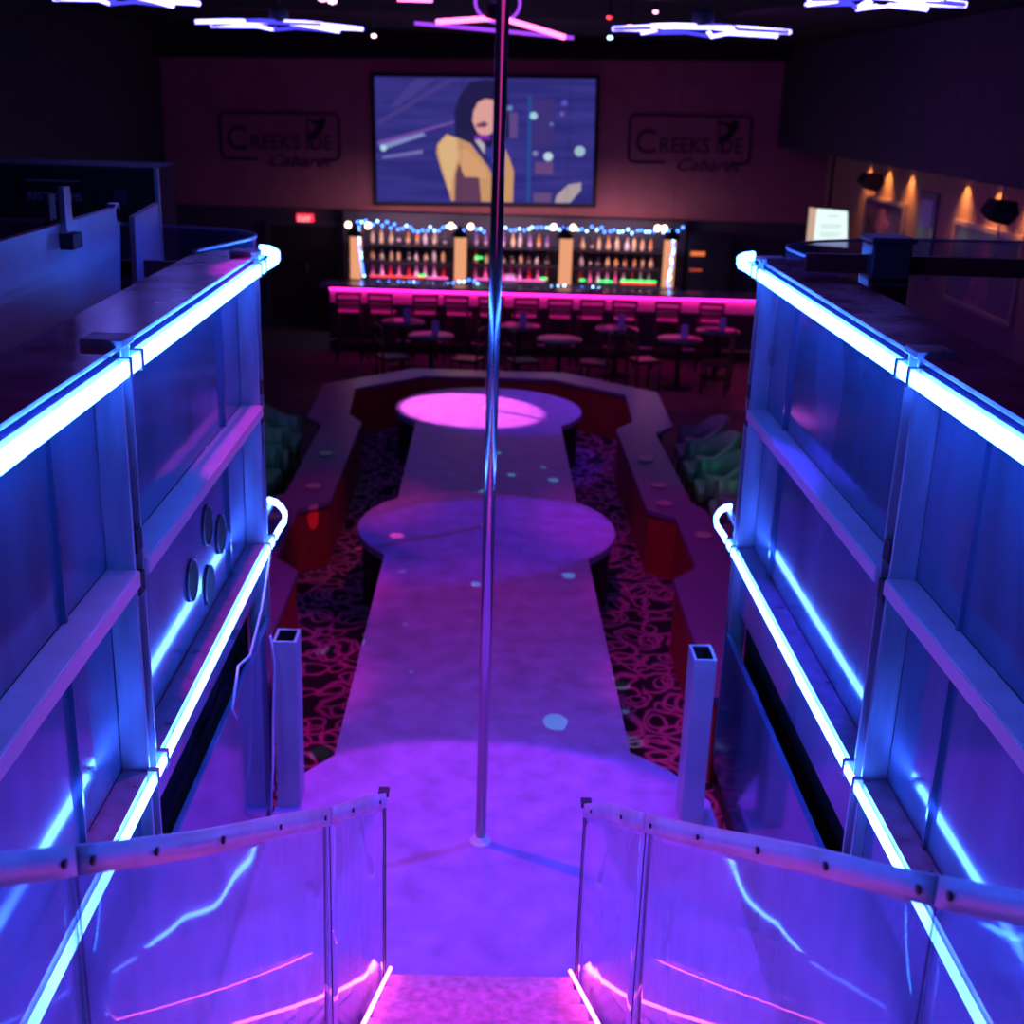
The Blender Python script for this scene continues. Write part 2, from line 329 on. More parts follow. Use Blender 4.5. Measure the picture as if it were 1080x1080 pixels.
# ------------------------------------------------------------------ runway stage
def circ(cx, cy, r, a0, a1, n): return [(cx+r*math.cos(D(a0+(a1-a0)*i/n)), cy+r*math.sin(D(a0+(a1-a0)*i/n))) for i in range(n+1)]
hw = .83; xc = .04
a = math.degrees(math.asin(hw/1.1))
def chord(cy): return math.sqrt(1.1**2-hw**2)
out = [(1.24, 2.2), (1.24, 5.72), (1.06, 6.04), (.87, 6.22)]
out += circ(.04, 10.05, 1.1, -42, 42, 20)
out += circ(.04, 14.3, 1.1, -42, 180+42, 44)
out += circ(.04, 10.05, 1.1, 180-42, 180+42, 20)
out += [(-.79, 6.12), (-1.03, 5.78), (-1.03, 2.2)]
st = thing('runway_stage', 'long violet-lit runway stage with three round platforms and a scuffed top', 'stage')
bm = B(); prism(bm, out, -.06, 0); obj('stage_top', bm, 'stage', st)
inn = [(xc+(x-xc)*.965, y) for x, y in out]
bm = B(); prism(bm, inn, FZ, -.06); obj('stage_skirt', bm, 'black', st)
sl = []
def pole(y, label, col):
    t = thing('dance_pole', label, 'pole', (.03, y, 0), group='chrome poles on the runway stage')
    bm = B(); cyl(bm, (0, 0, .0), (0, 0, 4.5), .026, n=32); sub('pole_tube', bm, 'chrome', t)
    bm = B(); lathe(bm, [(.055, .0), (.055, .006), (.045, .014), (.036, .02), (.036, .032), (.028, .036)], n=32); sub('floor_collar', bm, 'collar', t)
    bm = B(); lathe(bm, [(.03, 4.40), (.05, 4.44), (.09, 4.47), (.09, 4.499)], n=24); sub('ceiling_flange', bm, 'steel', t)
pole(5.3, 'nearest chrome dance pole with a pink-lit collar on the near round platform', 0)
pole(10.05, 'chrome dance pole on the middle round platform, hidden behind the nearest pole', 1)
pole(14.3, 'farthest chrome dance pole on the pink spotlit round platform by the bar', 2)

# ------------------------------------------------------------------ stairs from camera level down to the stage
t = thing('stage_stairs', 'pink-lit carpeted stairs going down to the stage between the clear side panels', 'stairs')
for k in range(10):
    z = .17*(k+1); y1 = 4.11-.28*k; y0 = y1-.29 if k < 9 else y1-.6
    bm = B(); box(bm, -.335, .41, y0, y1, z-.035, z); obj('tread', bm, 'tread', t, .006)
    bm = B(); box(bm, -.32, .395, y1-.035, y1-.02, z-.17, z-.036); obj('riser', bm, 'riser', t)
for s, X in ((-1, -.322), (1, .397)):
    bm = B(); cyl(bm, (X, 4.12, .188), (X, 4.12-2.52, .188+1.53), .0075, n=10)
    obj('led_strip', bm, 'strip', t)['label'] = 'glowing pink light strip'

# ------------------------------------------------------------------ clear curved side panels of the stairs
def interp(tab, y):
    for (ya, za), (yb, zb) in zip(tab, tab[1:]):
        if y <= ya and y >= yb: return za+(zb-za)*(ya-y)/(ya-yb)
    return tab[-1][1]
def balus(s, x0, tab, label):
    t = thing('stair_side_panel', label, 'side panel')
    def X(y): return x0 + s*.08*max(0, 3.9-y)**2
    ys = [4.1-.1*i for i in range(30)]
    zt = lambda y: interp(tab, y)
    zb = lambda y: max(0.012, (4.1-y)*.607-.0)
    YJ = 1.83 if s < 0 else 1.76
    segs = [(4.1, 3.0), (3.0, YJ), (YJ, 1.25)]
    for ya, yb in segs:
        n = 16; yy = [ya-.003-(ya-yb-.006)*i/n for i in range(n+1)]
        bm = B(); wallstrip(bm, [(X(y), y, zb(y) if y < 4.0 else .012, zt(y)) for y in yy], .008); obj('clear_sheet', bm, 'plexi', t)
        bm = B(); wallstrip(bm, [(X(y)-s*.008, y, zt(y)-.055, zt(y)+.006) for y in yy], .006); obj('edge_strip', bm, 'frost', t)['label'] = 'frosted strip screwed along the top edge'
    # seams
    for y in (3.0, YJ):
        bm = B(); box(bm, X(y)-.0015-s*.006, X(y)+.0015-s*.006, y-.0012, y+.0012, zb(y)+.01, zt(y)-.0); obj('seam_joint', bm, 'screw', t)
    # end post edge and cap
    bm = B(); box(bm, X(4.1)-.007, X(4.1)+.007, 4.1, 4.112, .012, zt(4.1)+.01); obj('end_trim', bm, 'screw', t)
    bm = B(); box(bm, X(4.1)-.02, X(4.1)+.02, 4.07, 4.118, zt(4.1)+.006, zt(4.1)+.022); obj('end_cap', bm, 'screw', t)
    for y in (3.8, 3.25, 2.94, 2.6, 2.3, 2.05, YJ+.035, YJ-.035, 1.5):
        bm = B(); q = Vector((X(y)-s*.011, y, zt(y)-.028)); cyl(bm, q, q-Vector((s*.005, .0, 0)), .009 if y < 2.4 else .007, n=10); obj('screw', bm, 'screw', t)
    return t
balus(-1, -.345, [(4.12, .98), (3.5, 1.35), (3.05, 1.59), (2.66, 1.81), (2.19, 2.06), (1.96, 2.19), (1.68, 2.35), (1.2, 2.62)], 'scuffed clear curved panel on the left side of the stairs, violet and cyan lit')
balus(1, .42, [(4.12, .95), (3.5, 1.34), (2.99, 1.62), (2.52, 1.88), (2.12, 2.10), (1.86, 2.23), (1.58, 2.38), (1.2, 2.62)], 'scuffed clear curved panel on the right side of the stairs, with pink reflections')

# ------------------------------------------------------------------ tall side walls with neon
def guard(s, X0, Yn, Yf, zlow, zmid, zsk, word):
    t = thing('guard_wall', 'tall blue-lit metal guard wall %s of the stage with two neon rails' % word, 'guard wall')
    X = lambda o: X0 + s*o
    def bx(o0, o1, y0, y1, z0, z1):
        b = B(); x0, x1 = sorted((X(o0), X(o1))); box(b, x0, x1, y0, y1, z0, z1); return b
    zt = 2.72
    Y0 = .9
    # posts: two flat bars with a web between, and a square cap
    for yp in (1.6, Yn, Yf):
        zb = .02 if yp == Yf else .3
        b = bx(.012, .10, yp-.05, yp-.036, zb, 2.775); pt = obj('post', b, 'steel', t, .003)
        b2 = bx(.012, .10, yp+.036, yp+.05, zb, 2.775); o = obj('post_flange', b2, 'steel'); o.parent = pt; o.matrix_parent_inverse = Matrix.Identity(4)
        b3 = bx(.045, .055, yp-.036, yp+.036, zb, 2.70); o = obj('post_web', b3, 'sheetdark'); o.parent = pt
        b4 = bx(.00, .125, yp-.06, yp+.06, 2.775, 2.80); o = obj('post_cap', b4, 'steel', None, .004); o.parent = pt
        for zz in (zmid-.03, zmid+.11):
            b5 = bx(.006, .030, yp-.03, yp+.03, zz-.04, zz+.03); o = obj('latch', b5, 'screw', None, .003); o.parent = pt
    # clear sleeves where the neon crosses a post
    for yp in (Yn, Yf):
        for zz in (zt, zlow):
            b = bx(-.022, .012, yp-.075, yp-.05, zz-.032, zz+.032); obj('neon_clip', b, 'steel', t, .003)
            b = bx(-.022, .012, yp+.05, yp+.075, zz-.032, zz+.032); obj('neon_clip', b, 'steel', t, .003)
    for ya, yb in ((Y0, 1.55), (1.65, Yn-.05), (Yn+.05, Yf-.05)):
        obj('wall_panel', bx(.10, .115, ya, yb, zmid+.03, zt+.02), 'sheet', t)['label'] = 'scuffed metal panel above the middle rail'
        pl = obj('wall_panel', bx(.10, .115, ya, yb, zlow+.02, zmid-.03), 'sheet', t); pl['label'] = 'scuffed metal panel between middle and lower rail'
        if s < 0 and yb == Yf-.05:
            for hy, hz in ((4.60, 1.64), (4.885, 1.505), (4.905, 1.765), (5.145, 1.64)):
                b = B(); cyl(b, (X(.0995), hy, hz), (X(.094), hy, hz), .085, n=28)
                o = obj('round_port', b, 'black'); o.parent = pl
                b = B(); q = [(X(.093), hy+.085*math.cos(2*PI*k/28), hz+.085*math.sin(2*PI*k/28)) for k in range(29)]; tube(b, q, .004, 6)
                o = obj('port_rim', b, 'sheetdark'); o.parent = pl
        obj('middle_rail', bx(.0, .10, ya, yb, zmid-.028, zmid+.028), 'rail', t, .004)
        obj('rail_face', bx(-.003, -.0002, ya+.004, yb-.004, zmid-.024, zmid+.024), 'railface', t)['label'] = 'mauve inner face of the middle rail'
        obj('lower_rail', bx(.012, .10, ya, yb, zlow-.03, zlow+.018), 'steel', t, .003)
        obj('top_channel', bx(.012, .10, ya, yb, zt-.03, zt+.03), 'steel', t, .003)
        # upright stiffener seam inside the upper panel
        obj('panel_stiffener', bx(.085, .10, yb-.42, yb-.405, zmid+.03, zt-.03), 'sheet', t)
        obj('panel_stiffener', bx(.085, .10, yb-.42, yb-.405, zlow+.02, zmid-.03), 'sheet', t)
        # skirts below the lower rail
        obj('upper_skirt', bx(.05, .065, ya, yb, zsk+.14, zlow-.03), 'sheet', t)
    obj('lower_skirt', bx(-.005, .02, Y0, Yf-.06, .012, zsk), 'sheet', t)
    obj('skirt_backing', bx(.12, .135, Y0, Yf, .012, zlow), 'black', t)
    # top ledge, smoked acrylic
    b = B(); pts = [(X(.02), Y0, 2.765), (X(.30), Y0, 2.765), (X(.30), Yf-.1, 2.765), (X(.24), Yf+.1, 2.765), (X(.08), Yf+.2, 2.765), (X(.02), Yf+.1, 2.765)]
    plate(b, pts, (0, 0, .014)); obj('top_ledge', b, 'captop', t)
    # neon: bright tubes along the top and the lower rail, wrapping round the far end
    for zz, hz, mm in ((zt, .050, 'neonT'), (zlow, .034, 'neonB')):
        q = [(X(-.01), Y0, zz), (X(-.01), Yn, zz), (X(-.01), Yf, zz), (X(-.012), Yf+.2, zz), (X(-.02), Yf+.36, zz), (X(-.005), Yf+.48, zz), (X(.03), Yf+.58, zz), (X(.07), Yf+.66, zz), (X(.12), Yf+.70, zz)]
        b = B(); ribbon(b, q, hz, .018); obj('neon_tube', b, mm, t)['label'] = 'glowing blue neon rail'
    # far end return wall
    obj('end_panel', bx(.03, .12, Yf+.052, Yf+.066, .02, 2.70), 'sheetdark', t)
    # end bracket carrying the neon
    obj('neon_bracket', bx(.10, .125, Yf+.066, Yf+.70, zt-.05, zt-.03), 'steel', t)
    obj('neon_bracket', bx(.10, .125, Yf+.066, Yf+.70, zlow-.04, zlow-.02), 'steel', t)
    return t
guard(-1, -1.05, 3.62, 5.76, 1.37, 2.06, 1.00, 'left')
guard(1, 1.32, 3.80, 6.12, 1.285, 2.02, .82, 'right')
# loose cable on the left
bm = B(); tube(bm, [(-1.02, 5.62, 1.36), (-1.01, 5.3, 1.22), (-1.0, 4.95, 1.15), (-1.0, 4.7, 1.22), (-1.0, 4.55, 1.10), (-1.0, 4.62, 1.02)], .006)
tag(obj('loose_cable', bm, 'frost'), 'thin pale cable drooping under the left lower neon rail', 'cable')
bm = B(); tube(bm, [(-1.0, 5.45, 1.02), (-.995, 5.50, .85), (-.995, 5.42, .6), (-.99, 5.35, .38), (-.98, 5.2, .2), (-.97, 5.35, .1), (-.97, 5.45, .02)], .006)
tag(obj('loose_cable', bm, 'frost'), 'thin pale cable hanging down the left lower skirt beside the far post', 'cable')

# open-topped metal sleeves beside the far posts
def sleeve(x0, x1, y0, y1, z0, z1, label):
    t = thing('metal_bin', label, 'bin'); w_ = .012
    bm = B(); box(bm, x0, x1, y0, y0+w_, z0, z1); box(bm, x0, x1, y1-w_, y1, z0, z1); box(bm, x0, x0+w_, y0+w_, y1-w_, z0, z1); box(bm, x1-w_, x1, y0+w_, y1-w_, z0, z1)
    obj('bin_wall', bm, 'board', t)
    bm = B(); e = w_+.004; box(bm, x0+w_, x1-w_, y0+w_, y0+e, z0+.02, z1-.004); box(bm, x0+w_, x1-w_, y1-e, y1-w_, z0+.02, z1-.004); box(bm, x0+w_, x0+e, y0+e, y1-e, z0+.02, z1-.004); box(bm, x1-e, x1-w_, y0+e, y1-e, z0+.02, z1-.004); obj('bin_shade_lining', bm, 'black', t)  # black inner faces stand in for the shade inside the bin
    bm = B(); box(bm, x0+w_, x1-w_, y0+w_, y1-w_, z0, z0+.02); obj('bin_floor', bm, 'black', t)
sleeve(-1.015, -.90, 5.58, 5.74, .001, .93, 'narrow open-topped metal bin against the far post of the left guard wall')
sleeve(1.05, 1.16, 5.48, 5.66, .001, .93, 'narrow open-topped metal bin against the far post of the right guard wall')

# raised side platforms behind the guard walls
def platform(x0, x1, y1, label):
    t = thing('side_platform', label, 'platform'); x0, x1 = sorted((x0, x1))
    bm = B(); box(bm, x0, x1, -1.0, y1, 1.45, 1.55); obj('deck', bm, 'dark', t)
    bm = B(); box(bm, x0+.05, x1-.05, -.95, y1-.05, FZ, 1.45); obj('base', bm, 'black', t)
platform(-1.25, -4.6, 5.6, 'dark raised platform behind the left guard wall')
platform(1.52, 4.0, 6.0, 'dark raised platform behind the right guard wall')

# curved clear guards with a dark handrail
def cguard(s, path, label):
    t = thing('curved_guard', label, 'guard')
    n = []
    P = [Vector((*q, 0)) for q in path]
    for i in range(len(P)-1):               # Catmull-Rom
        p0 = P[max(i-1, 0)]; p1 = P[i]; p2 = P[i+1]; p3 = P[min(i+2, len(P)-1)]
        for k in range(6):
            u = k/6; n.append(.5*((2*p1)+(-p0+p2)*u+(2*p0-5*p1+4*p2-p3)*u*u+(-p0+3*p1-3*p2+p3)*u**3))
    n.append(P[-1])
    bm = B(); wallstrip(bm, [(q.x, q.y, 1.55, 2.775) for q in n], .01); obj('clear_sheet', bm, 'plexi2', t)
    bm = B(); tube(bm, [(q.x, q.y, 2.782) for q in n], .008, 8); obj('rim', bm, 'rail', t)
cguard(-1, [(-1.36, 5.8), (-1.26, 6.15), (-1.20, 6.5), (-1.34, 6.75), (-1.6, 6.85), (-1.8, 6.88), (-2.6, 6.95), (-4.0, 7.0)], 'curved clear guard at the far end of the left platform, over the neon bend')
cguard(1, [(1.64, 6.15), (1.60, 6.45), (1.60, 6.75), (1.75, 7.0), (2.0, 7.18), (2.5, 7.35), (4.0, 7.5)], 'curved clear guard at the far end of the right platform, below the wall screen')

# right column and dark rail
t = thing('rail_column', 'square dark blue column standing behind the right neon rail', 'column')
bm = B(); box(bm, 1.69, 1.87, 5.52, 5.70, 1.55, 2.94); obj('column_shaft', bm, 'postblue', t, .012)
bm = B(); box(bm, 1.68, 1.88, 5.51, 5.71, 2.94, 2.965); obj('column_cap', bm, 'postblue', t, .008)
bm = B(); box(bm, 1.42, 1.69, 5.59, 5.63, 2.80, 2.88); box(bm, 1.87, 3.9, 5.59, 5.63, 2.80, 2.88)
tag(obj('guard_rail', bm, 'belt'), 'dark red horizontal rail running right from the square column', 'rail')
bm = B(); box(bm, -2.6, -1.36, 6.2, 6.24, 2.60, 2.68)
tag(obj('guard_rail', bm, 'belt'), 'dark horizontal rail seen through the left curved guard', 'rail')

# left boards and sign box
t = thing('partition_board', 'large blue-lit metal board left of the neon rail, sloping top and bracket', 'board')
bm = B(); plate(bm, [(-1.70, 1.2, 1.6), (-1.70, 5.60, 1.6), (-1.70, 5.87, 2.97), (-1.70, 1.2, 2.97)], (-.03, 0, 0)); obj('board_sheet', bm, 'board', t, .004)
bm = B(); box(bm, -1.745, -1.70, 5.80, 5.862, 2.90, 2.985); obj('corner_bracket', bm, 'steel', t, .004)
t = thing('board_clamp', 'upright metal clamp bar on the top edge of the blue-lit metal board', 'clamp')
bm = B(); box(bm, -1.698, -1.672, 5.03, 5.11, 2.90, 3.11); obj('clamp_bar', bm, 'steel', t, .004)
bm = B(); box(bm, -1.70, -1.645, 5.01, 5.13, 2.87, 2.93); obj('clamp_jaw', bm, 'screw', t, .004)
bm = B(); box(bm, -1.76, -1.735, 5.03, 5.11, 2.93, 3.08); obj('clamp_arm', bm, 'screw', t, .004)
t = thing('partition_board', 'narrow grey metal board with a bright upright edge, behind the large board', 'board')
bm = B(); plate(bm, [(-1.70, 6.02, 1.6), (-1.70, 6.55, 1.6), (-1.70, 6.55, 2.93), (-1.70, 6.10, 2.90)], (-.03, 0, 0)); obj('board_sheet', bm, 'board', t, .003)
bm = B(); box(bm, -1.715, -1.695, 6.55, 6.575, 1.6, 3.10); obj('upright_edge', bm, 'steel', t)
bm = B(); box(bm, -6.8, -2.36, 9.0, 9.6, FZ, 2.94)
t = thing('partition_box', 'black boxed partition carrying the restrooms sign', 'partition')
obj('partition_body', bm, 'black', t)
bm = B(); box(bm, -6.8, -2.35, 8.985, 9.61, 2.94, 2.955); obj('partition_cap', bm, 'dark', t)
bm = B(); box(bm, -2.64, -2.56, 8.97, 8.999, 2.70, 2.80); obj('switch_plate', bm, 'navy', t)
t = thing('restroom_sign', 'small black sign with dull blue lettering reading RESTROOMS', 'sign')
bm = B(); box(bm, -3.27, -2.84, 8.96, 8.999, 2.66, 2.87); obj('sign_board', bm, 'black', t)
bm = B(); box(bm, -3.24, -2.865, 8.952, 8.96, 2.846, 2.852); obj('sign_line', bm, 'signtext', t)
text('lettering', 'RESTROOMS', .078, 'signtext', t, Matrix.Translation((-3.235, 8.957, 2.715)) @ Matrix.Rotation(PI/2, 4, 'X'), sx=.86)

# ------------------------------------------------------------------ drink rail counter round the stage
Rin = [(1.46, 6.9), (1.48, 8.87), (1.70, 9.15), (1.71, 10.39), (1.48, 10.58), (1.47, 13.43), (1.69, 13.79), (1.75, 15.15), (.88, 15.95), (-.80, 15.95),
       (-1.62, 15.1), (-1.55, 13.79), (-1.37, 13.43), (-1.37, 10.6), (-1.62, 10.35), (-1.62, 9.15), (-1.40, 8.87), (-1.40, 6.9)]
Rout = []
for i, q in enumerate(Rin):
    a_ = Vector(Rin[max(i-1, 0)]); b_ = Vector(q); c_ = Vector(Rin[min(i+1, len(Rin)-1)])
    d = (c_-a_).normalized(); nrm = Vector((d.y, -d.x)); Rout.append(tuple(b_ + nrm*.42))
Rout = [(1.90, 6.9), (1.90, 8.87), (2.02, 9.0), (2.02, 10.6), (1.92, 10.81), (1.90, 13.3), (2.14, 13.65), (2.17, 15.35), (1.05, 16.38), (-.98, 16.38), (-2.04, 15.3), (-2.0, 13.6), (-1.80, 13.3), (-1.80, 10.8), (-1.98, 10.6), (-1.98, 9.0), (-1.82, 8.87), (-1.82, 6.9)]
t = thing('drink_rail_counter', 'low counter with red front and violet top wrapping around the runway stage', 'counter')
bm = B()
def band(bm, A_, B_, z0, z1):
    n = len(A_); va = [[bm.verts.new((x, y, z)) for x, y in A_] for z in (z0, z1)]; vb = [[bm.verts.new((x, y, z)) for x, y in B_] for z in (z0, z1)]
    for i in range(n-1):
        bm.faces.new((va[1][i], va[1][i+1], vb[1][i+1], vb[1][i])); bm.faces.new((va[0][i], vb[0][i], vb[0][i+1], va[0][i+1]))
        bm.faces.new((va[0][i], va[0][i+1], va[1][i+1], va[1][i])); bm.faces.new((vb[0][i], vb[1][i], vb[1][i+1], vb[0][i+1]))
    for k in (0, n-1): bm.faces.new((va[0][k], va[1][k], vb[1][k], vb[0][k]))
band(bm, Rin, Rout, -.03, .012); obj('counter_top', bm, 'ctop', t)
def lerp(a, b, u): return (a[0]+(b[0]-a[0])*u, a[1]+(b[1]-a[1])*u)
bm = B(); band(bm, [lerp(a, b, .04) for a, b in zip(Rin, Rout)], [lerp(a, b, .12) for a, b in zip(Rin, Rout)], FZ, -.03); obj('front_panel', bm, 'red', t)['label'] = 'red front panel facing the stage'
bm = B(); band(bm, [lerp(a, b, .7) for a, b in zip(Rin, Rout)], [lerp(a, b, .76) for a, b in zip(Rin, Rout)], FZ, -.03); obj('back_panel', bm, 'black', t)
# small drink coasters / ashtrays on the counter
for i, (x, y, lb) in enumerate([(1.66, 12.2, 'small pale tray on the right counter, beside the farther green-lit chairs'), (1.68, 11.3, 'small pale tray on the right counter, level with the nearer green-lit chairs'), (1.66, 10.75, 'small pale tray on the right counter just beyond its bend'), (-1.60, 12.1, 'small pale tray on the left counter, farther one'), (-1.58, 11.0, 'small pale tray on the left counter, nearer one'), (-1.80, 10.1, 'small pale tray on the left counter beside the red front bend'), (1.88, 9.9, 'small pale tray on the bulging bend of the right counter')]):
    bm = B(); lathe(bm, [(.05, 0), (.075, .008), (.078, .016), (.06, .012), (.0005, .008)], n=16)
    o = obj('ashtray', bm, 'frame'); o.location = (x, y, .0125); tag(o, lb, 'tray', 'trays on the stage counter')

# ------------------------------------------------------------------ club chairs
def club(label, loc, rz):
    t = thing('club_chair', label, 'chair', loc, rz, 'club chairs along the stage counter')
    bm = B(); box(bm, -.24, .24, -.25, .2, .32, .45); sub('seat', bm, 'chairfab', t, .03)
    bm = B(); n = 14; pr = None
    for i in range(n+1):                      # wrap-around tub back
        a_ = D(20+320*i/n) if False else D(-35+250*i/n); hh = .62+.20*math.sin(max(0, min(PI, a_)))
        c, s_ = math.cos(a_), math.sin(a_)
        sec = [bm.verts.new((r*c, r*s_*.95-.02, z)) for r, z in ((.25, .30), (.33, .32), (.35, hh), (.29, hh+.02))]
        if pr:
            for k in range(4):
                f = bm.faces.new((pr[k], pr[(k+1) % 4], sec[(k+1) % 4], sec[k])); f.smooth = True
        else: bm.faces.new(sec[::-1])
        pr = sec
    bm.faces.new(pr); sub('tub_back', bm, 'chairfab', t)
    for x, y in ((-.2, -.2), (.2, -.2), (-.2, .2), (.2, .2)):
        bm = B(); cyl(bm, (x, y, 0), (x*.9, y*.9, .33), .014, .02, 8); sub('leg', bm, 'wood', t)
    return t
c0 = None
ys = [9.75, 10.5, 11.2, 11.9, 12.6, 13.3]
for s, word in ((1, 'right'), (-1, 'left')):
    for i, y in enumerate(ys if s > 0 else ys[1:]):
        x = 2.42 if s > 0 else -2.32
        lb = 'green-lit tub chair at the %s stage counter, %s from the nearest' % (word, ORD[i])
        rz = (-PI/2 if s > 0 else PI/2)+random.uniform(-.15, .15)
        if c0 is None: c0 = club(lb, (x, y, FZ), rz)
        else: dup(c0, (x+random.uniform(-.03, .03), y, FZ), rz, lb)

# ------------------------------------------------------------------ tables and dining chairs before the bar
def table(label, loc):
    t = thing('cocktail_table', label, 'table', loc, 0, 'round tables between stage and bar')
    bm = B(); lathe(bm, [(.30, .72), (.335, .725), (.34, .74), (.335, .752), (.0005, .752)], n=32); sub('table_top', bm, 'glasstop', t)
    bm = B(); cyl(bm, (0, 0, .03), (0, 0, .72), .035, n=14); sub('pedestal', bm, 'black', t)
    bm = B(); lathe(bm, [(.24, 0), (.24, .015), (.05, .04), (.04, .05)], n=24); sub('base', bm, 'black', t)
    return t
def chair(label, loc, rz):
    t = thing('dining_chair', label, 'chair', loc, rz, 'dark chairs around the tables')
    bm = B(); box(bm, -.2, .2, -.2, .2, .42, .47); sub('seat', bm, 'wood', t, .01)
    for x in (-.18, .18):
        bm = B(); cyl(bm, (x, -.18, 0), (x, -.18, .42), .018, n=8); sub('leg', bm, 'wood', t)
        bm = B(); cyl(bm, (x, .18, 0), (x, .22, .92), .018, n=8); sub('leg', bm, 'wood', t)
    bm = B(); box(bm, -.18, .18, .195, .22, .80, .92); box(bm, -.18, .18, .19, .21, .6, .68); sub('backrest', bm, 'wood', t)
    return t
def tent(label, loc, rz):
    t = thing('menu_tent', label, 'menu card', loc, rz, 'menu cards on the tables')
    bm = B(); plate(bm, [(-.055, -.04, .004), (.055, -.04, .004), (.055, -.004, .21), (-.055, -.004, .21)], (0, .004, 0)); sub('front_card', bm, 'menu', t)
    bm = B(); plate(bm, [(-.055, .04, .004), (.055, .04, .004), (.055, .004, .21), (-.055, .004, .21)], (0, -.004, 0)); sub('rear_card', bm, 'menu', t)
    return t
TB = [(-.82, 18.1, 'near row left, under the second bar stool', 1), (1.07, 18.1, 'near row middle, amber-lit, right of the pole', 0), (2.89, 18.4, 'near row right', 1),
      (-1.31, 19.0+.2, 'far row left, just before the bar stools', 1), (.49, 19.1, 'far row beside the pole, just before the bar stools', 1), (2.01, 19.1, 'far row right of the pole, just before the bar stools', 1), (3.6, 19.2, 'far row rightmost, just before the bar stools', 1)]
t0 = ch0 = tn0 = None
for x, y, wd, hm in TB:
    lb = 'round cocktail table, ' + wd
    if t0 is None: t0 = table(lb, (x, y, FZ))
    else: dup(t0, (x, y, FZ), 0, lb)
    if hm:
        lb = 'violet folded menu card on the table of the ' + wd.split(',')[0]
        q = (x+.06, y-.02, FZ+.7525)
        if tn0 is None: tn0 = tent(lb, q, .1)
        else: dup(tn0, q, random.uniform(-.3, .3), lb)
    for k, a_ in enumerate((200, 340)):
        cx, cy = x+.58*math.cos(D(a_)), y+.58*math.sin(D(a_))
        lb = 'dark wooden chair at the %s side of the table in the %s' % (('left', 'right')[k], wd.split(',')[0])
        rz = D(a_)-PI/2
        if y > 18.6: continue
        if ch0 is None: ch0 = chair(lb, (cx, cy, FZ), rz)
        else: dup(ch0, (cx, cy, FZ), rz, lb)
spot('table_spot_light', (1.07, 17.6, 4.3), (1.0, 18.05, .15), (1.0, .62, .45), 90, 5.5, .4)

# ------------------------------------------------------------------ bar
t = thing('bar_counter', 'long dark bar counter with pink glowing underside in front of the bottle shelves', 'bar')
bm = B(); box(bm, -2.75, 4.9, 20.25, 20.85, .47, .52); obj('bar_top', bm, 'captop', t, .01)
bm = B(); box(bm, -2.6, 4.8, 20.50, 20.75, FZ, .20); obj('front_panel', bm, 'dark', t)
bm = B(); box(bm, -2.6, 4.8, 20.49, 20.75, .20, .47); obj('painted_glow_band', bm, mat('bar_glow_band_paint', (.7, .5, .6), .5), t)['label'] = 'pale band painted for the glow under the counter top'  # pale band above the dark panel paints in where the pink glow ends
bm = B(); box(bm, -2.6, 4.8, 20.43, 20.489, .43, .465); obj('led_strip', bm, 'barled', t)['label'] = 'pink glowing strip under the counter top'
bm = B(); cyl(bm, (-2.6, 20.4, FZ+.2), (4.8, 20.4, FZ+.2), .022, n=10); obj('foot_rail', bm, 'steel', t)
for k in range(6):
    bm = B(); xx = -2.5+k*1.45; box(bm, xx-.02, xx+.02, 20.39, 20.50, FZ+.19, FZ+.21); obj('rail_bracket', bm, 'steel', t)
def stool(label, loc, rz):
    t = thing('bar_stool', label, 'bar stool', loc, rz, 'ladder-back stools along the bar')
    bm = B(); box(bm, -.2, .2, -.19, .19, .72, .77); sub('seat', bm, 'wood', t, .015)
    for x in (-.17, .17):
        bm = B(); cyl(bm, (x*1.15, .2, 0), (x, .17, .72), .018, n=8); sub('leg', bm, 'wood', t)
        bm = B(); cyl(bm, (x*1.15, -.22, 0), (x, -.2, .72), .018, n=8); sub('leg', bm, 'wood', t)
    bm = B()
    for x in (-.18, .18): cyl(bm, (x, -.2, .72), (x*1.05, -.26, 1.10), .018, n=8)
    for z in (.86, .97, 1.075): box(bm, -.185, .185, -.265, -.235, z-.022, z+.022)
    sub('ladder_back', bm, 'wood', t)
    bm = B(); box(bm, -.18, .18, .175, .195, .25, .28); sub('foot_bar', bm, 'wood', t)
    bm = B(); box(bm, -.18, .18, -.21, -.19, .25, .28); sub('foot_bar', bm, 'wood', t)
    return t
s0 = None
for i, x in enumerate([-2.22, -1.69, -1.02, -.47, .04, .60, 1.16, 1.66, 2.22, 2.91, 3.6]):
    lb = 'dark ladder-back bar stool, %s from the left end of the bar' % ORD[i]
    if s0 is None: s0 = stool(lb, (x, 19.95, FZ), .05)
    else: dup(s0, (x, 19.95, FZ), random.uniform(-.2, .2), lb)

# bottle shelves
t = thing('back_bar_shelves', 'dark three-level bottle shelving behind the bar', 'shelves')
bays = [(-2.17, -.70), (-.32, 1.12), (1.55, 2.98)]
bm = B(); box(bm, -2.6, 3.5, 22.50, 22.56, FZ, 1.5); obj('back_board', bm, 'navy', t)
for z in (.40, .68, .98):
    bm = B(); box(bm, -2.5, 3.4, 22.18, 22.50, z-.03, z); obj('shelf_board', bm, 'dark', t)
for a0, a1 in ((-2.5, -2.2), (-.67, -.36), (1.18, 1.5), (3.02, 3.32)):
    bm = B(); box(bm, a0+.06, a1-.04, 22.12, 22.179, .32, 1.20); obj('backlit_column', bm, 'warmpanel', t)['label'] = 'glowing warm upright between the bottle bays'
    bm = B(); box(bm, a0+.02, a1-.02, 22.18-.001, 22.179, .32, 1.25); bm.free()
bm = B(); box(bm, -2.5, 3.4, 22.02, 22.50, .30, .369); obj('lower_counter', bm, 'dark', t)
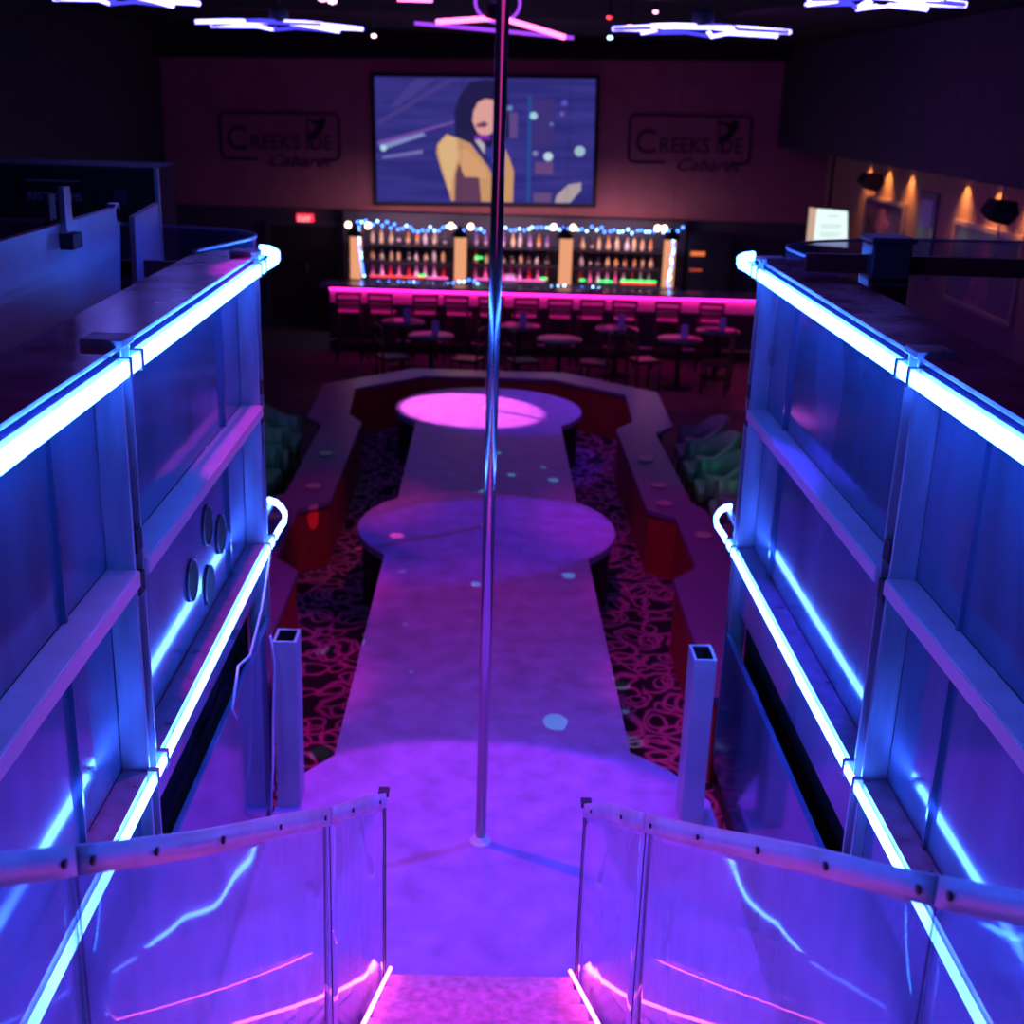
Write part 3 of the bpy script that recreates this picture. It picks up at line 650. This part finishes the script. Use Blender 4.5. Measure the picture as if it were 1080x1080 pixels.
bm = B(); box(bm, -2.45, 3.35, 22.03, 22.48, FZ, .30); obj('base_cabinet', bm, 'black', t)
def btl(name, col, rough=.25, e=0):
    return mat(name, col, rough, 0, em=col if e else None, es=e)
BM = [('amber', mat('amber_bottle', (.75, .32, .06), .15)), ('clear', mat('clear_bottle', (.8, .78, .85), .12)), ('pale gold', mat('gold_bottle', (.85, .62, .30), .15)), ('dark', mat('dark_bottle', (.06, .03, .05), .12)), ('red', mat('red_bottle', (.75, .05, .05), .15)), ('violet', mat('violet_bottle', (.35, .15, .6), .15)), ('pink', mat('pink_bottle', (.9, .3, .5), .15))]
M['cap'] = mat('bottle_cap', (.2, .15, .12), .3, .5); M['label'] = mat('bottle_paper_label', (.8, .75, .68), .6)
def bottle(label, loc, sc, mm, shape):
    t = thing('liquor_bottle', label, 'bottle', loc, 0, 'bottles on the back bar shelves'); t.scale = (1, 1, sc)
    prof = [[(.030, 0), (.034, .01), (.034, .13), (.026, .16), (.012, .18), (.011, .225)], [(.026, 0), (.042, .02), (.042, .10), (.02, .15), (.012, .17), (.012, .22)], [(.045, 0), (.046, .03), (.026, .12), (.014, .17), (.012, .225)]][shape]
    bm = B(); lathe(bm, prof, n=12); sub('glass_body', bm, mm, t)
    bm = B(); cyl(bm, (0, 0, .224), (0, 0, .245), .014, n=10); sub('cap', bm, 'cap', t)
    if shape < 2:
        bm = B(); r = .0345 if shape == 0 else .0425; cyl(bm, (0, 0, .04), (0, 0, .09), r, n=12, cap=False); sub('paper_label', bm, 'label', t)
    return t
protos = {}
bayname = ['left', 'middle', 'right']; shname = ['bottom', 'middle', 'top']
for bi, (x0, x1) in enumerate(bays):
    for si, z in enumerate((.40, .68, .98)):
        n = 9
        for k in range(n):
            x = x0+.10+(x1-x0-.2)*k/(n-1)+random.uniform(-.02, .02)
            if si == 0: ci = random.choice([4, 6, 1]) if k % 2 == 0 else random.choice([6, 1]); shp = 2
            else: ci = random.choice([0, 1, 2, 3, 0, 2, 5]); shp = random.choice([0, 1])
            cn, mm = BM[ci]; key = (ci, shp)
            lb = '%s bottle, %s from the left on the %s shelf of the %s bay' % (cn, ORD[k], shname[si], bayname[bi])
            loc = (x, 22.30+random.uniform(-.03, .03), z+.001); sc = random.uniform(.80, .98)+(.12 if si == 2 else 0)
            if key not in protos: protos[key] = bottle(lb, loc, sc, mm, shp)
            else:
                o = dup(protos[key], loc, 0, lb); o.scale = (1, 1, sc)
# lit drip trays on the bottom shelf
for x0, x1, m_, lb in ((-2.1, -1.15, emis('tray_red_glow', (1, .06, .10), 1.6), 'red glowing light bar under the bottles of the left bay'), (-1.1, -.72, emis('tray_pink_glow', (1, .12, .55), 1.6), 'short pink glowing light bar in the left bay'), (-.25, 1.0, emis('tray_magenta_glow', (1, .12, .6), 1.5), 'pink glowing light bar under the bottles of the middle bay'), (2.35, 2.98, emis('tray_scarlet_glow', (1, .05, .05), 1.6), 'red glowing light bar under the bottles of the right bay')):
    bm = B(); box(bm, x0, x1, 22.185, 22.22, .402, .43); tag(obj('light_bar', bm, m_), lb, 'light bar')
M['greenled'] = emis('green_glow', (.03, 1.0, .18), 2.0)
for x0, x1, z, lb in ((2.35, 2.98, .45, 'long green glowing bar above the red one in the right bay'), (1.95, 2.2, .43, 'green glowing bar in the middle of the right bay'), (1.62, 1.72, .44, 'small green light at the left of the right bay'), (-1.24, -1.12, .44, 'small green light at the end of the red bar'), (-.25+.0, -.12, .78, 'small green display by the pole'), (.92, 1.04, .45, 'small green light at the right of the middle bay')):
    bm = B(); box(bm, x0, x1, 22.15, 22.178, z, z+.035); tag(obj('light_bar', bm, 'greenled'), lb, 'light bar')
# spot on bottles
for x in (-1.4, .45, 2.3):
    area('shelf_light', (x, 21.7, 1.5), (x, 22.4, .8), (1.0, .52, .50), 13, 1.2, .05)
    area('shelf_light', (x, 22.05, .45), (x, 22.4, .75), (1.0, .15, .45), 2.5, 1.2, .04)
# pendant lamps before the shelves with warm bulbs
for i, x in enumerate((-2.27, -.50, 1.27, 3.08)):
    t = thing('pendant_lamp', 'black dome pendant lamp, %s from the left in front of the bottle shelves' % ORD[i], 'lamp', (x, 21.3, 1.20+.035*i), 0, 'black pendant lamps over the bar')
    bm = B(); lathe(bm, [(.135, .0), (.14, .01), (.11, .07), (.05, .12), (.02, .15), (.018, .2)], n=24); sub('shade', bm, 'black', t)
    bm = B(); cyl(bm, (0, 0, .2), (0, 0, 3.296-.035*i), .0025, n=6); sub('cord', bm, 'black', t)
    for dx in (-.17, .17):
        bm = B(); lathe(bm, [(.012, -.045), (.04, -.03), (.05, .01), (.04, .035), (.012, .055)], n=14); o = sub('glow_bulb', bm, 'warm', t); o.location = (dx if i != 3 else -.12+dx*.35, .55, .12); o['label'] = 'bright warm bulb'
# fairy lights
def fairy(label, pts, n, jit):
    t = thing('fairy_light_string', label, 'fairy lights')
    P = [Vector(q) for q in pts]; L_ = [0]
    for a_, b_ in zip(P, P[1:]): L_.append(L_[-1]+(b_-a_).length)
    def at(u):
        d = u*L_[-1]
        for i in range(len(P)-1):
            if d <= L_[i+1]+1e-9: return P[i].lerp(P[i+1], (d-L_[i])/(L_[i+1]-L_[i]))
        return P[-1]
    q = [at(k/(n-1))+Vector((random.uniform(-.015, .015), 0, random.uniform(-jit, jit))) for k in range(n)]
    bm = B(); tube(bm, q, .004, 5); obj('wire', bm, 'black', t)
    pr = {}
    for k, v in enumerate(q):
        mm = 'whiteled' if random.random() < .45 else 'blueled'
        if mm not in pr:
            bm = B(); lathe(bm, [(.004, -.018), (.015, -.010), (.018, .002), (.012, .014), (.003, .02)], n=8); o = sub('bulb', bm, mm, t); pr[mm] = o
        else:
            o = pr[mm].copy(); C.objects.link(o); o.parent = t
        o.location = v+Vector((0, -.02, 0))
Yl = 22.05
fairy('blue and white fairy lights along the top of the left shelves', [(-2.3, Yl, 1.35), (-1.9, Yl, 1.35), (-1.5, Yl, 1.28), (-1.1, Yl, 1.27), (-.6, Yl, 1.32), (-.1, Yl, 1.28)], 32, .045)
fairy('blue and white fairy lights along the top of the right shelves', [(.12, Yl, 1.30), (.7, Yl, 1.35), (1.3, Yl, 1.36), (1.9, Yl, 1.36), (2.5, Yl, 1.34), (2.8, Yl, 1.36), (3.35, Yl, 1.42)], 42, .04)
fairy('blue and white fairy lights hanging down the left end of the shelves', [(-2.27, Yl, 1.28), (-2.26, Yl, .9), (-2.20, Yl, .45)], 14, .01)
fairy('blue and white fairy lights hanging down the right end of the shelves', [(3.22, Yl, 1.3), (3.22, Yl, .9), (3.18, Yl, .42)], 18, .01)
fairy('blue and white fairy lights along the lower edge of the left shelves', [(-2.1, Yl-.036, .33), (-1.3, Yl-.036, .34), (-.9, Yl-.036, .33), (-.3, Yl-.036, .42), (-.1, Yl-.036, .34)], 24, .02)
fairy('blue and white fairy lights drooping along the lower edge of the right shelves', [(.3, Yl-.036, .33), (.8, Yl-.036, .26), (1.1, Yl-.036, .33), (1.5, Yl-.036, .36), (1.9, Yl-.036, .34), (2.4, Yl-.036, .25), (3.1, Yl-.036, .32)], 28, .03)
# small lit cabinet right of the shelves
t = thing('side_cabinet', 'dark open cabinet with amber-lit boxes right of the bottle shelves', 'cabinet')
bm = B(); box(bm, 3.55, 4.3, 22.3, 22.7, FZ, 1.3); obj('cabinet_body', bm, 'dark', t)
bm = B(); box(bm, 3.58, 3.83, 22.27, 22.299, .93, 1.0); obj('amber_box', bm, emis('amber_glow', (1, .22, .06), .9), t)['label'] = 'amber glowing box'
bm = B(); box(bm, 3.58, 3.80, 22.27, 22.299, .655, .70); obj('amber_box', bm, emis('dull_red_glow', (1, .12, .08), .4), t)['label'] = 'dull red glowing box'
# register on bar
t = thing('cash_register', 'small pale till standing on the back counter just right of the pole', 'till', (.38, 22.08, .37))
bm = B(); box(bm, -.12, .12, -.06, .06, 0, .06); sub('till_base', bm, 'frame', t, .005)
bm = B(); plate(bm, [(-.09, -.04, .06), (.09, -.04, .06), (.09, .0, .17), (-.09, .0, .17)], (0, .02, 0)); sub('till_screen', bm, 'menu', t)

# ------------------------------------------------------------------ exit sign
t = thing('exit_sign', 'glowing red exit sign above the dark door', 'exit sign')
bm = B(); box(bm, -3.46, -3.16, 22.73, 22.799, 1.22, 1.40); obj('sign_box', bm, 'exit', t, .01)
M['exitw'] = emis('exit_letters', (1, .35, .35), 2.2)
text('lettering', 'EXIT', .15, 'exitw', t, Matrix.Translation((-3.43, 22.725, 1.255)) @ Matrix.Rotation(PI/2, 4, 'X'), sx=.72)

# ------------------------------------------------------------------ projection screen
def flat(pts, y, t=.003):
    b = B(); plate(b, [(x, y, z) for x, z in pts], (0, t, 0)); return b
t = thing('projection_screen', 'large lit projection screen on the back wall showing a person in a tan coat', 'screen', (-.12, 22.78, 2.75))
t.rotation_euler = (0, D(-1.2), 0)
def scr(name, pts, m_, k=0, lab=None, par=None):
    b = B(); plate(b, [(x, -.02-.0025*k, z) for x, z in pts], (0, .002, 0)); o = obj(name, b, m_); o.parent = par or t
    if lab: o['label'] = lab
    return o
W, Hh = 1.92, 1.055
b = B(); box(b, -W-.07, W+.07, -.01, .05, -Hh-.07, Hh+.07); sub('screen_frame', b, 'black', t)
def screenmat():
    m = bpy.data.materials.new('screen_picture'); m.use_nodes = True; nt = m.node_tree; N = nt.nodes.new; L = nt.links.new
    for n in list(nt.nodes): nt.nodes.remove(n)
    o = N('ShaderNodeOutputMaterial'); e = N('ShaderNodeEmission'); tc = N('ShaderNodeTexCoord'); mp = N('ShaderNodeMapping'); mp.inputs['Rotation'].default_value = (0, D(28), 0); mp.inputs['Scale'].default_value = (.35, 1, 5)
    nz = N('ShaderNodeTexNoise'); nz.inputs['Scale'].default_value = 1.6; nz.inputs['Detail'].default_value = 3
    cr = N('ShaderNodeValToRGB'); cr.color_ramp.elements[0].position = .38; cr.color_ramp.elements[0].color = (.022, .02, .16, 1); cr.color_ramp.elements[1].position = .75; cr.color_ramp.elements[1].color = (.045, .035, .24, 1)
    L(tc.outputs['Object'], mp.inputs[0]); L(mp.outputs[0], nz.inputs['Vector']); L(nz.outputs['Fac'], cr.inputs[0]); L(cr.outputs[0], e.inputs[0]); e.inputs[1].default_value = 1.15; L(e.outputs[0], o.inputs[0])
    return m
pic = scr('screen_picture', [(-W, -Hh), (W, -Hh), (W, Hh), (-W, Hh)], screenmat())
E = lambda n, c, s=1.0: emis(n, c, s)
def px(x, y): return ((x-547)/484*W, -(y-325)/283*Hh)        # crop coordinates of the screen to its plane
def P(l): return [px(*q) for q in l]
scr('screen_shape', P([(70, 350), (70, 330), (410, 235), (410, 245)]), E('beam_violet', (.16, .07, .36)), 1, par=pic)
scr('screen_shape', P([(85, 372), (80, 345), (270, 290), (285, 300)]), E('beam_pale', (.22, .26, .55)), 1, par=pic)
scr('screen_shape', P([(90, 410), (90, 398), (270, 365), (270, 385)]), E('beam_blue', (.16, .14, .42)), 1, par=pic)
scr('screen_shape', P([(75, 260), (70, 240), (380, 50), (420, 50)]), E('beam_dim', (.06, .04, .23)), 1, par=pic)
scr('screen_shape', P([(230, 60), (250, 50), (330, 50), (170, 170), (120, 180)]), E('beam_dim2', (.06, .04, .25)), 2, par=pic)
# dark hair and shadow behind the person
scr('screen_shape', P([(415, 300), (410, 200), (430, 130), (480, 60), (560, 50), (640, 70), (650, 150), (655, 300), (600, 360), (470, 330)]), E('hair_dark', (.016, .012, .07)), 3, 'dark hair', pic)
scr('screen_shape', P([(395, 600), (380, 545), (355, 470), (330, 380), (335, 340), (375, 295), (420, 310), (480, 335), (560, 440), (575, 470), (625, 335), (655, 400), (675, 460), (672, 604)]), E('coat_tan', (.58, .30, .14)), 4, 'tan coat', pic)
scr('screen_shape', P([(410, 604), (415, 480), (430, 420), (455, 490), (520, 490), (530, 604)]), E('coat_shadow', (.12, .045, .10)), 5, 'shadowed coat front', pic)
scr('screen_shape', P([(345, 400), (338, 350), (375, 298), (420, 312), (425, 400), (400, 500), (395, 560), (380, 540)]), E('coat_light', (.70, .44, .22)), 5, 'lit sleeve', pic)
scr('screen_shape', P([(425, 420), (420, 360), (470, 365), (550, 450), (560, 500), (450, 480)]), E('coat_mid', (.66, .34, .17)), 5, 'lit coat chest', pic)
scr('screen_shape', P([(420, 300), (470, 310), (560, 420), (555, 400), (500, 300), (440, 270)]), E('collar_dark', (.02, .015, .07)), 6, 'dark collar', pic)
scr('screen_shape', P([(490, 235), (495, 190), (515, 150), (545, 135), (590, 140), (600, 220), (585, 280), (550, 305), (515, 290), (500, 260)]), E('face_light', (.72, .34, .32)), 6, 'lit face', pic)
scr('screen_shape', P([(505, 250), (545, 235), (560, 250), (545, 262), (510, 262)]), E('face_dark', (.14, .05, .12)), 7, 'dark mouth shadow', pic)
scr('screen_shape', P([(498, 300), (565, 295), (570, 318), (505, 320)]), E('scarf_purple', (.20, .02, .40)), 7, 'purple scarf', pic)
scr('screen_shape', P([(500, 320), (520, 315), (545, 340), (545, 385), (520, 350)]), E('shirt_pale', (.45, .42, .5)), 7, 'pale shirt', pic)
scr('screen_shape', P([(860, 604), (870, 570), (920, 520), (978, 510), (978, 545), (930, 604)]), E('pale_patch', (.42, .33, .36)), 4, 'pale patch in the corner', pic)
for cx, cy, r, c in ((760, 208, 17, (.35, .62, .75)), (828, 392, 20, (.5, .68, .8)), (968, 366, 24, (.32, .5, .6)), (96, 360, 14, (.4, .65, .8)), (655, 175, 12, (.12, .25, .45)), (895, 150, 14, (.10, .08, .5)), (770, 378, 12, (.22, .22, .4)), (886, 198, 10, (.18, .10, .35)), (840, 245, 9, (.12, .16, .4))):
    scr('screen_shape', P([(cx+r*math.cos(k*PI/8), cy+r*math.sin(k*PI/8)) for k in range(16)]), E('light_dot', c, 1.0), 4, par=pic)
scr('screen_shape', P([(735, 604), (735, 120), (750, 120), (750, 604)]), E('bar_blue', (.02, .07, .30)), 2, par=pic)
scr('screen_shape', P([(635, 195), (690, 195), (690, 310), (640, 310)]), E('block_violet', (.11, .06, .24)), 2, par=pic)
scr('screen_shape', P([(770, 470), (770, 420), (850, 415), (850, 475)]), E('block_brown', (.13, .06, .2)), 2, par=pic)
scr('screen_shape', P([(765, 604), (765, 560), (845, 560), (845, 604)]), E('block_brown2', (.13, .07, .2)), 2, par=pic)
scr('screen_shape', P([(755, 350), (755, 140), (850, 130), (850, 350)]), E('block_dim', (.045, .03, .18)), 1, par=pic)
area('screen_glow', (-.12, 22.6, 2.75), (-.12, 20, 1.5), (.25, .2, 1.0), 6, 3.6, 2.0)

# ------------------------------------------------------------------ wall signs
def wallsign(cx, cz, wdt, hgt, rot, label):
    t = thing('wall_sign', label, 'sign', (cx, 22.84, cz), 0, None); t.rotation_euler = (0, rot, 0)
    hw_, hh_ = wdt/2, hgt/2; r = .1; pts = []
    gap0, gap1 = -.42*wdt/2.1, .72*wdt/2.1
    loop = []
    for (cx_, cz_, a0) in ((hw_-r, -hh_+r, -90), (hw_-r, hh_-r, 0), (-hw_+r, hh_-r, 90), (-hw_+r, -hh_+r, 180)):
        for k in range(7): a_ = D(a0+15*k); loop.append((cx_+r*math.cos(a_), 0, cz_+r*math.sin(a_)))
    path = [(gap1, 0, -hh_)] + loop + [(gap0, 0, -hh_)]
    b = B()
    for q0, q1 in zip(path, path[1:]):
        d = Vector(q1)-Vector(q0)
        if d.length < 1e-4: continue
        n_ = Vector((-d.z, 0, d.x)).normalized()*.022
        plate(b, [Vector(q0)-n_, Vector(q1)-n_, Vector(q1)+n_, Vector(q0)+n_], (0, -.012, 0))
    sub('border', b, 'signdark', t)
    RX = Matrix.Rotation(PI/2, 4, 'X')
    k = wdt/2.1
    text('lettering', 'C', .58*k, 'signdark', t, Matrix.Translation((-.96*k, -.012, -.24*k)) @ RX, sx=.95)
    text('lettering', 'REEKS', .36*k, 'signdark', t, Matrix.Translation((-.53*k, -.012, -.22*k)) @ RX, sx=.90)
    text('lettering', 'DE', .36*k, 'signdark', t, Matrix.Translation((.52*k, -.012, -.22*k)) @ RX, sx=.90)
    text('script_lettering', 'Cabaret', .30*k, 'signdark', t, Matrix.Translation((-.25*k, -.012, -.52*k)) @ RX, shear=.45, sx=1.15)
    # pole and dancer silhouette in place of the letter I
    b = B(); box(b, .475*k, .495*k, -.012, 0, -.22*k, .36*k); sub('pole_emblem', b, 'signdark', t)
    o_ = [(.49, .30), (.62, .27), (.70, .29), (.76, .33), (.82, .31), (.83, .24), (.80, .16), (.74, .08), (.68, .03), (.66, -.03), (.60, -.06), (.56, -.05), (.585, -.13), (.60, -.20), (.575, -.24), (.55, -.18), (.535, -.09), (.50, -.02), (.51, .06), (.60, .09), (.66, .18), (.60, .23), (.49, .27)]
    b = B(); plate(b, [(x*k, 0, z*k) for x, z in o_], (0, -.014, 0)); sub('dancer_emblem', b, 'black', t)
wallsign(-3.73, 2.72, 2.08, .78, D(-.9), 'dark outlined sign with lettering and dancer emblem left of the screen')
wallsign(3.50, 2.89, 2.15, .80, D(-.9), 'dark outlined sign with lettering and dancer emblem right of the screen')

# ------------------------------------------------------------------ right wall: posters, downlights, speakers, TV
def poster(y0, y1, z0, z1, label):
    t = thing('framed_poster', label, 'poster')
    b = B(); f = .06
    box(b, 5.95, 5.999, y0, y1, z0, z0+f); box(b, 5.95, 5.999, y0, y1, z1-f, z1); box(b, 5.95, 5.999, y0, y0+f, z0+f, z1-f); box(b, 5.95, 5.999, y1-f, y1, z0+f, z1-f)
    obj('poster_frame', b, 'frame', t)
    b = B(); box(b, 5.965, 5.999, y0+f, y1-f, z0+f, z1-f); obj('poster_print', b, 'poster', t)
    b = B(); ym = (y0+y1)/2; w_ = (y1-y0)*.16; h_ = z1-z0
    fig = [(ym-w_, z0+f+.01), (ym-w_*.8, z0+h_*.4), (ym-w_*1.2, z0+h_*.62), (ym-w_*.5, z0+h_*.72), (ym-w_*.35, z0+h_*.86), (ym+w_*.35, z0+h_*.86), (ym+w_*.5, z0+h_*.72), (ym+w_*1.2, z0+h_*.55), (ym+w_*.7, z0+h_*.38), (ym+w_*1.3, z0+f+.01)]
    plate(b, [(5.9645, y, z) for y, z in fig], (-.002, 0, 0)); obj('print_figure', b, 'poster2', t)
poster(18.2, 20.2, 1.35, 2.22, 'framed violet poster right of the wall screen, the farther of the two')
poster(14.0, 16.2, 1.17, 2.20, 'large framed violet poster above the dark rail, nearest the camera')
t = thing('notice_board', 'narrow dark notice panel between the two framed posters', 'notice panel')
b = B(); box(b, 5.96, 5.999, 16.95, 17.6, 1.3, 2.45); obj('panel_board', b, 'poster', t)
b = B(); box(b, 5.945, 5.959, 17.02, 17.53, 2.0, 2.35); obj('panel_sheet', b, 'menu', t)
for i, y in enumerate((20.21, 19.23, 18.16, 15.99, 14.95, 14.0)):
    t = thing('downlight', 'amber downlight under the soffit, %s from the far end of the right wall' % ORD[i], 'downlight', (5.87, y, 2.82), 0, 'amber downlights on the right wall')
    b = B(); lathe(b, [(.05, -.06), (.055, -.055), (.055, -.002)], n=16); sub('can', b, 'black', t)
    b = B(); lathe(b, [(.035, -.064), (.035, -.0605)], n=14); sub('lens', b, emis('amber_lens', AMBER, 5), t)
    spot('amber_wash_light', (5.875, y, 2.752), (5.92, y, 1.9), AMBER, 60, 92, .9, .03)
def speaker(x, y, z, rz, label):
    t = thing('wall_speaker', label, 'speaker', (x, y, z), rz); t.scale = (.8, .8, .8)
    b = B(); plate(b, [(-.22, -.14, -.02), (-.10, -.14, .14), (.18, -.14, .12), (.24, -.14, -.05), (.10, -.14, -.20), (-.08, -.14, -.14)], (0, .28, 0)); sub('cabinet', b, 'black', t, .02)
    b = B(); plate(b, [(-.20, -.142, -.02), (-.09, -.142, .12), (.15, -.142, .10), (.09, -.142, -.17), (-.07, -.142, -.12)], (0, -.006, 0)); sub('grille', b, 'dark', t)
    b = B(); cyl(b, (.02, 0, .1), (.06, 0, .42), .015, n=8); cyl(b, (.02, 0, -.15), (.05, 0, -.36), .012, n=8); sub('bracket', b, 'steel', t)
speaker(5.6, 18.85, 2.50, .2, 'black wall speaker below the farthest amber downlight')
speaker(5.45, 13.55, 2.52, .2, 'black wall speaker in front of the large poster, nearer the camera')
t = thing('menu_screen', 'bright white wall screen showing a page with a picture strip at its left', 'screen')
b = B(); plate(b, [(4.76, 19.02, 1.515), (5.45, 19.02, 1.475), (5.39, 19.02, 2.06), (4.755, 19.02, 2.10)], (0, .05, 0)); obj('screen_case', b, 'black', t)
b = B(); plate(b, [(4.90, 19.0, 1.53), (5.42, 19.0, 1.50), (5.36, 19.0, 2.035), (4.90, 19.0, 2.06)], (0, .018, 0)); obj('lit_page', b, emis('white_page', (.78, .95, .92), 1.1), t)
b = B(); plate(b, [(4.79, 19.0, 1.54), (4.895, 19.0, 1.53), (4.895, 19.0, 2.06), (4.785, 19.0, 2.075)], (0, .018, 0)); obj('picture_strip', b, emis('strip_picture', (.85, .55, .42), .7), t)
for z_, a0, a1 in ((1.95, 5.06, 5.24), (1.82, 4.98, 5.30), (1.78, 4.98, 5.28), (1.70, 4.98, 5.31), (1.66, 4.98, 5.26)):
    b = B(); box(b, a0, a1, 18.994, 18.999, z_, z_+.012); obj('text_line', b, emis('page_line', (.35, .5, .5), 1), t)
b = B(); cyl(b, (5.1, 19.1, 2.06), (5.1, 19.1, 2.82), .02, n=10); obj('ceiling_mount', b, 'black', t)
b = B(); cyl(b, (5.1, 19.06, 1.9), (5.1, 19.12, 1.9), .03, n=10); obj('mount_plate', b, 'black', t)

# ------------------------------------------------------------------ ceiling light fixtures
M['fxblue'] = emis('fixture_white_blue', (.16, .14, 1.0), 14); M['fxdeep'] = emis('fixture_deep_blue', (.06, .05, .9), 1.6)
M['fxpink'] = emis('fixture_pink', (1.0, .10, .42), 6); M['fxpur'] = emis('fixture_purple', (.35, .05, .9), 1.4)
def fixture(cx, cy, cz, R, mains, dims, label, rot=0, arms=7):
    t = thing('starburst_light', label, 'ceiling light', (cx, cy, cz), rot, 'starburst neon ceiling lights')
    b = B(); lathe(b, [(.02, .18), (.09, .16), (.10, .05), (.06, .0), (.02, -.02)], n=18); sub('hub', b, 'black', t)
    b = B(); cyl(b, (0, 0, .17), (0, 0, 4.496-cz), .012, n=8); sub('suspension_rod', b, 'black', t)
    for k in range(arms):
        a_ = 2*PI*k/arms; c_, s_ = math.cos(a_), math.sin(a_); a2 = a_+PI/arms
        b = B(); tube(b, [(.12*c_, .12*s_, .03), (.6*R*c_, .6*R*s_, .015), (R*c_, R*s_, -.01)], .018, 8)
        sub('light_tube', b, mains if k % 3 != 2 else dims, t)
        b = B(); tube(b, [(R*c_, R*s_, -.01), (.55*R*math.cos(a2), .55*R*math.sin(a2), .0), (R*math.cos(a_+2*PI/arms), R*math.sin(a_+2*PI/arms), -.01)], .014, 8)
        sub('outer_tube', b, dims if k % 2 else mains, t)
    return t
fixture(-2.2, 13.6, 4.12, .85, 'fxblue', 'fxdeep', 'white-blue starburst ceiling light upper left of the screen')
fixture(1.80, 11.5, 4.10, .78, 'fxblue', 'fxdeep', 'white-blue starburst ceiling light upper right of the screen', .4)
fixture(-2.95, 10.6, 4.14, .60, 'fxblue', 'fxdeep', 'white-blue starburst ceiling light cut by the top edge at left', .2)
fixture(2.38, 8.2, 4.13, .50, 'fxblue', 'fxdeep', 'white-blue starburst ceiling light cut by the top edge at right', .7)
def star_v(cx, cy, cz):
    t = thing('starburst_light', 'pink V-shaped neon ceiling light with violet ring above the nearest pole', 'ceiling light', (cx, cy, cz), 0, 'starburst neon ceiling lights')
    b = B(); tube(b, [(-.55, 0, .07), (-.02, -.02, .12)], .022, 8); sub('light_tube', b, 'fxpink', t)['label'] = 'pink tube, left'
    b = B(); tube(b, [(.04, -.02, .12), (.38, .0, .04), (.62, .05, -.02)], .022, 8); sub('light_tube', b, 'fxpink', t)['label'] = 'pink tube, right'
    b = B(); tube(b, [(-.75, .1, .06), (.0, .12, .02), (.70, .1, -.02)], .016, 8); sub('rear_tube', b, 'fxpur', t)
    b = B(); tube(b, [(-.92, .3, .27), (-.6, .3, .27)], .018, 8); sub('side_tube', b, 'fxpink', t)
    b = B(); tube(b, [(.20*math.cos(2*PI*k/28), 0, .25+.165*math.sin(2*PI*k/28)) for k in range(29)], .014, 8); sub('ring_tube', b, 'fxpur', t)
    b = B(); lathe(b, [(.05, .1), (.12, .12), (.12, .2), (.05, .24)], n=16); cyl(b, (0, 0, .2), (0, 0, 4.45-cz), .012, n=8); sub('hub', b, 'black', t)
star_v(.02, 12.0, 4.05)
b = B()
for i, (x, z, c_, w_) in enumerate([(-1.70, 4.40, (1, .35, .8), 'pink-white lamp beside the left starburst'), (-1.80, 4.42, (1, .3, .75), 'pink-white lamp touching its twin beside the left starburst'), (-1.27, 4.07, (1, .55, .8), 'small pink lamp low between the left starburst and the pole'), (1.20, 4.33, (1, .03, .05), 'small red lamp right of the pole'), (1.19, 4.12, (.4, .85, 1), 'small cyan lamp low right of the pole'), (1.42, 4.24, (1, .25, .6), 'pink lamp at the left tip of the right starburst'), (1.68, 4.40, (1, .3, .7), 'pink lamp above the right starburst')]):
    t = thing('spot_lamp', w_, 'spot lamp', (x, 14 if i != 4 else 13.7, z), 0, 'small coloured ceiling lamps')
    r = .05 if i in (0, 1, 5) else .03
    b = B(); lathe(b, [(.015, -r*.6), (r, -r*.2), (r*1.05, r*.9), (.02, r*1.4)], n=14); sub('lamp_housing', b, 'black', t)
    b = B(); lathe(b, [(.004, -r*.8), (r*.8, -r*.55), (r*.9, -.2*r), (r*.7, r*.25), (.004, r*.3)], n=14); o = sub('lens', b, emis('lamp_lens', c_, 7), t); o.location = (0, -r*1.0, 0)
    b = B(); cyl(b, (0, 0, r*1.3), (0, 0, 4.5-z), .008, n=6); sub('hanger', b, 'black', t)
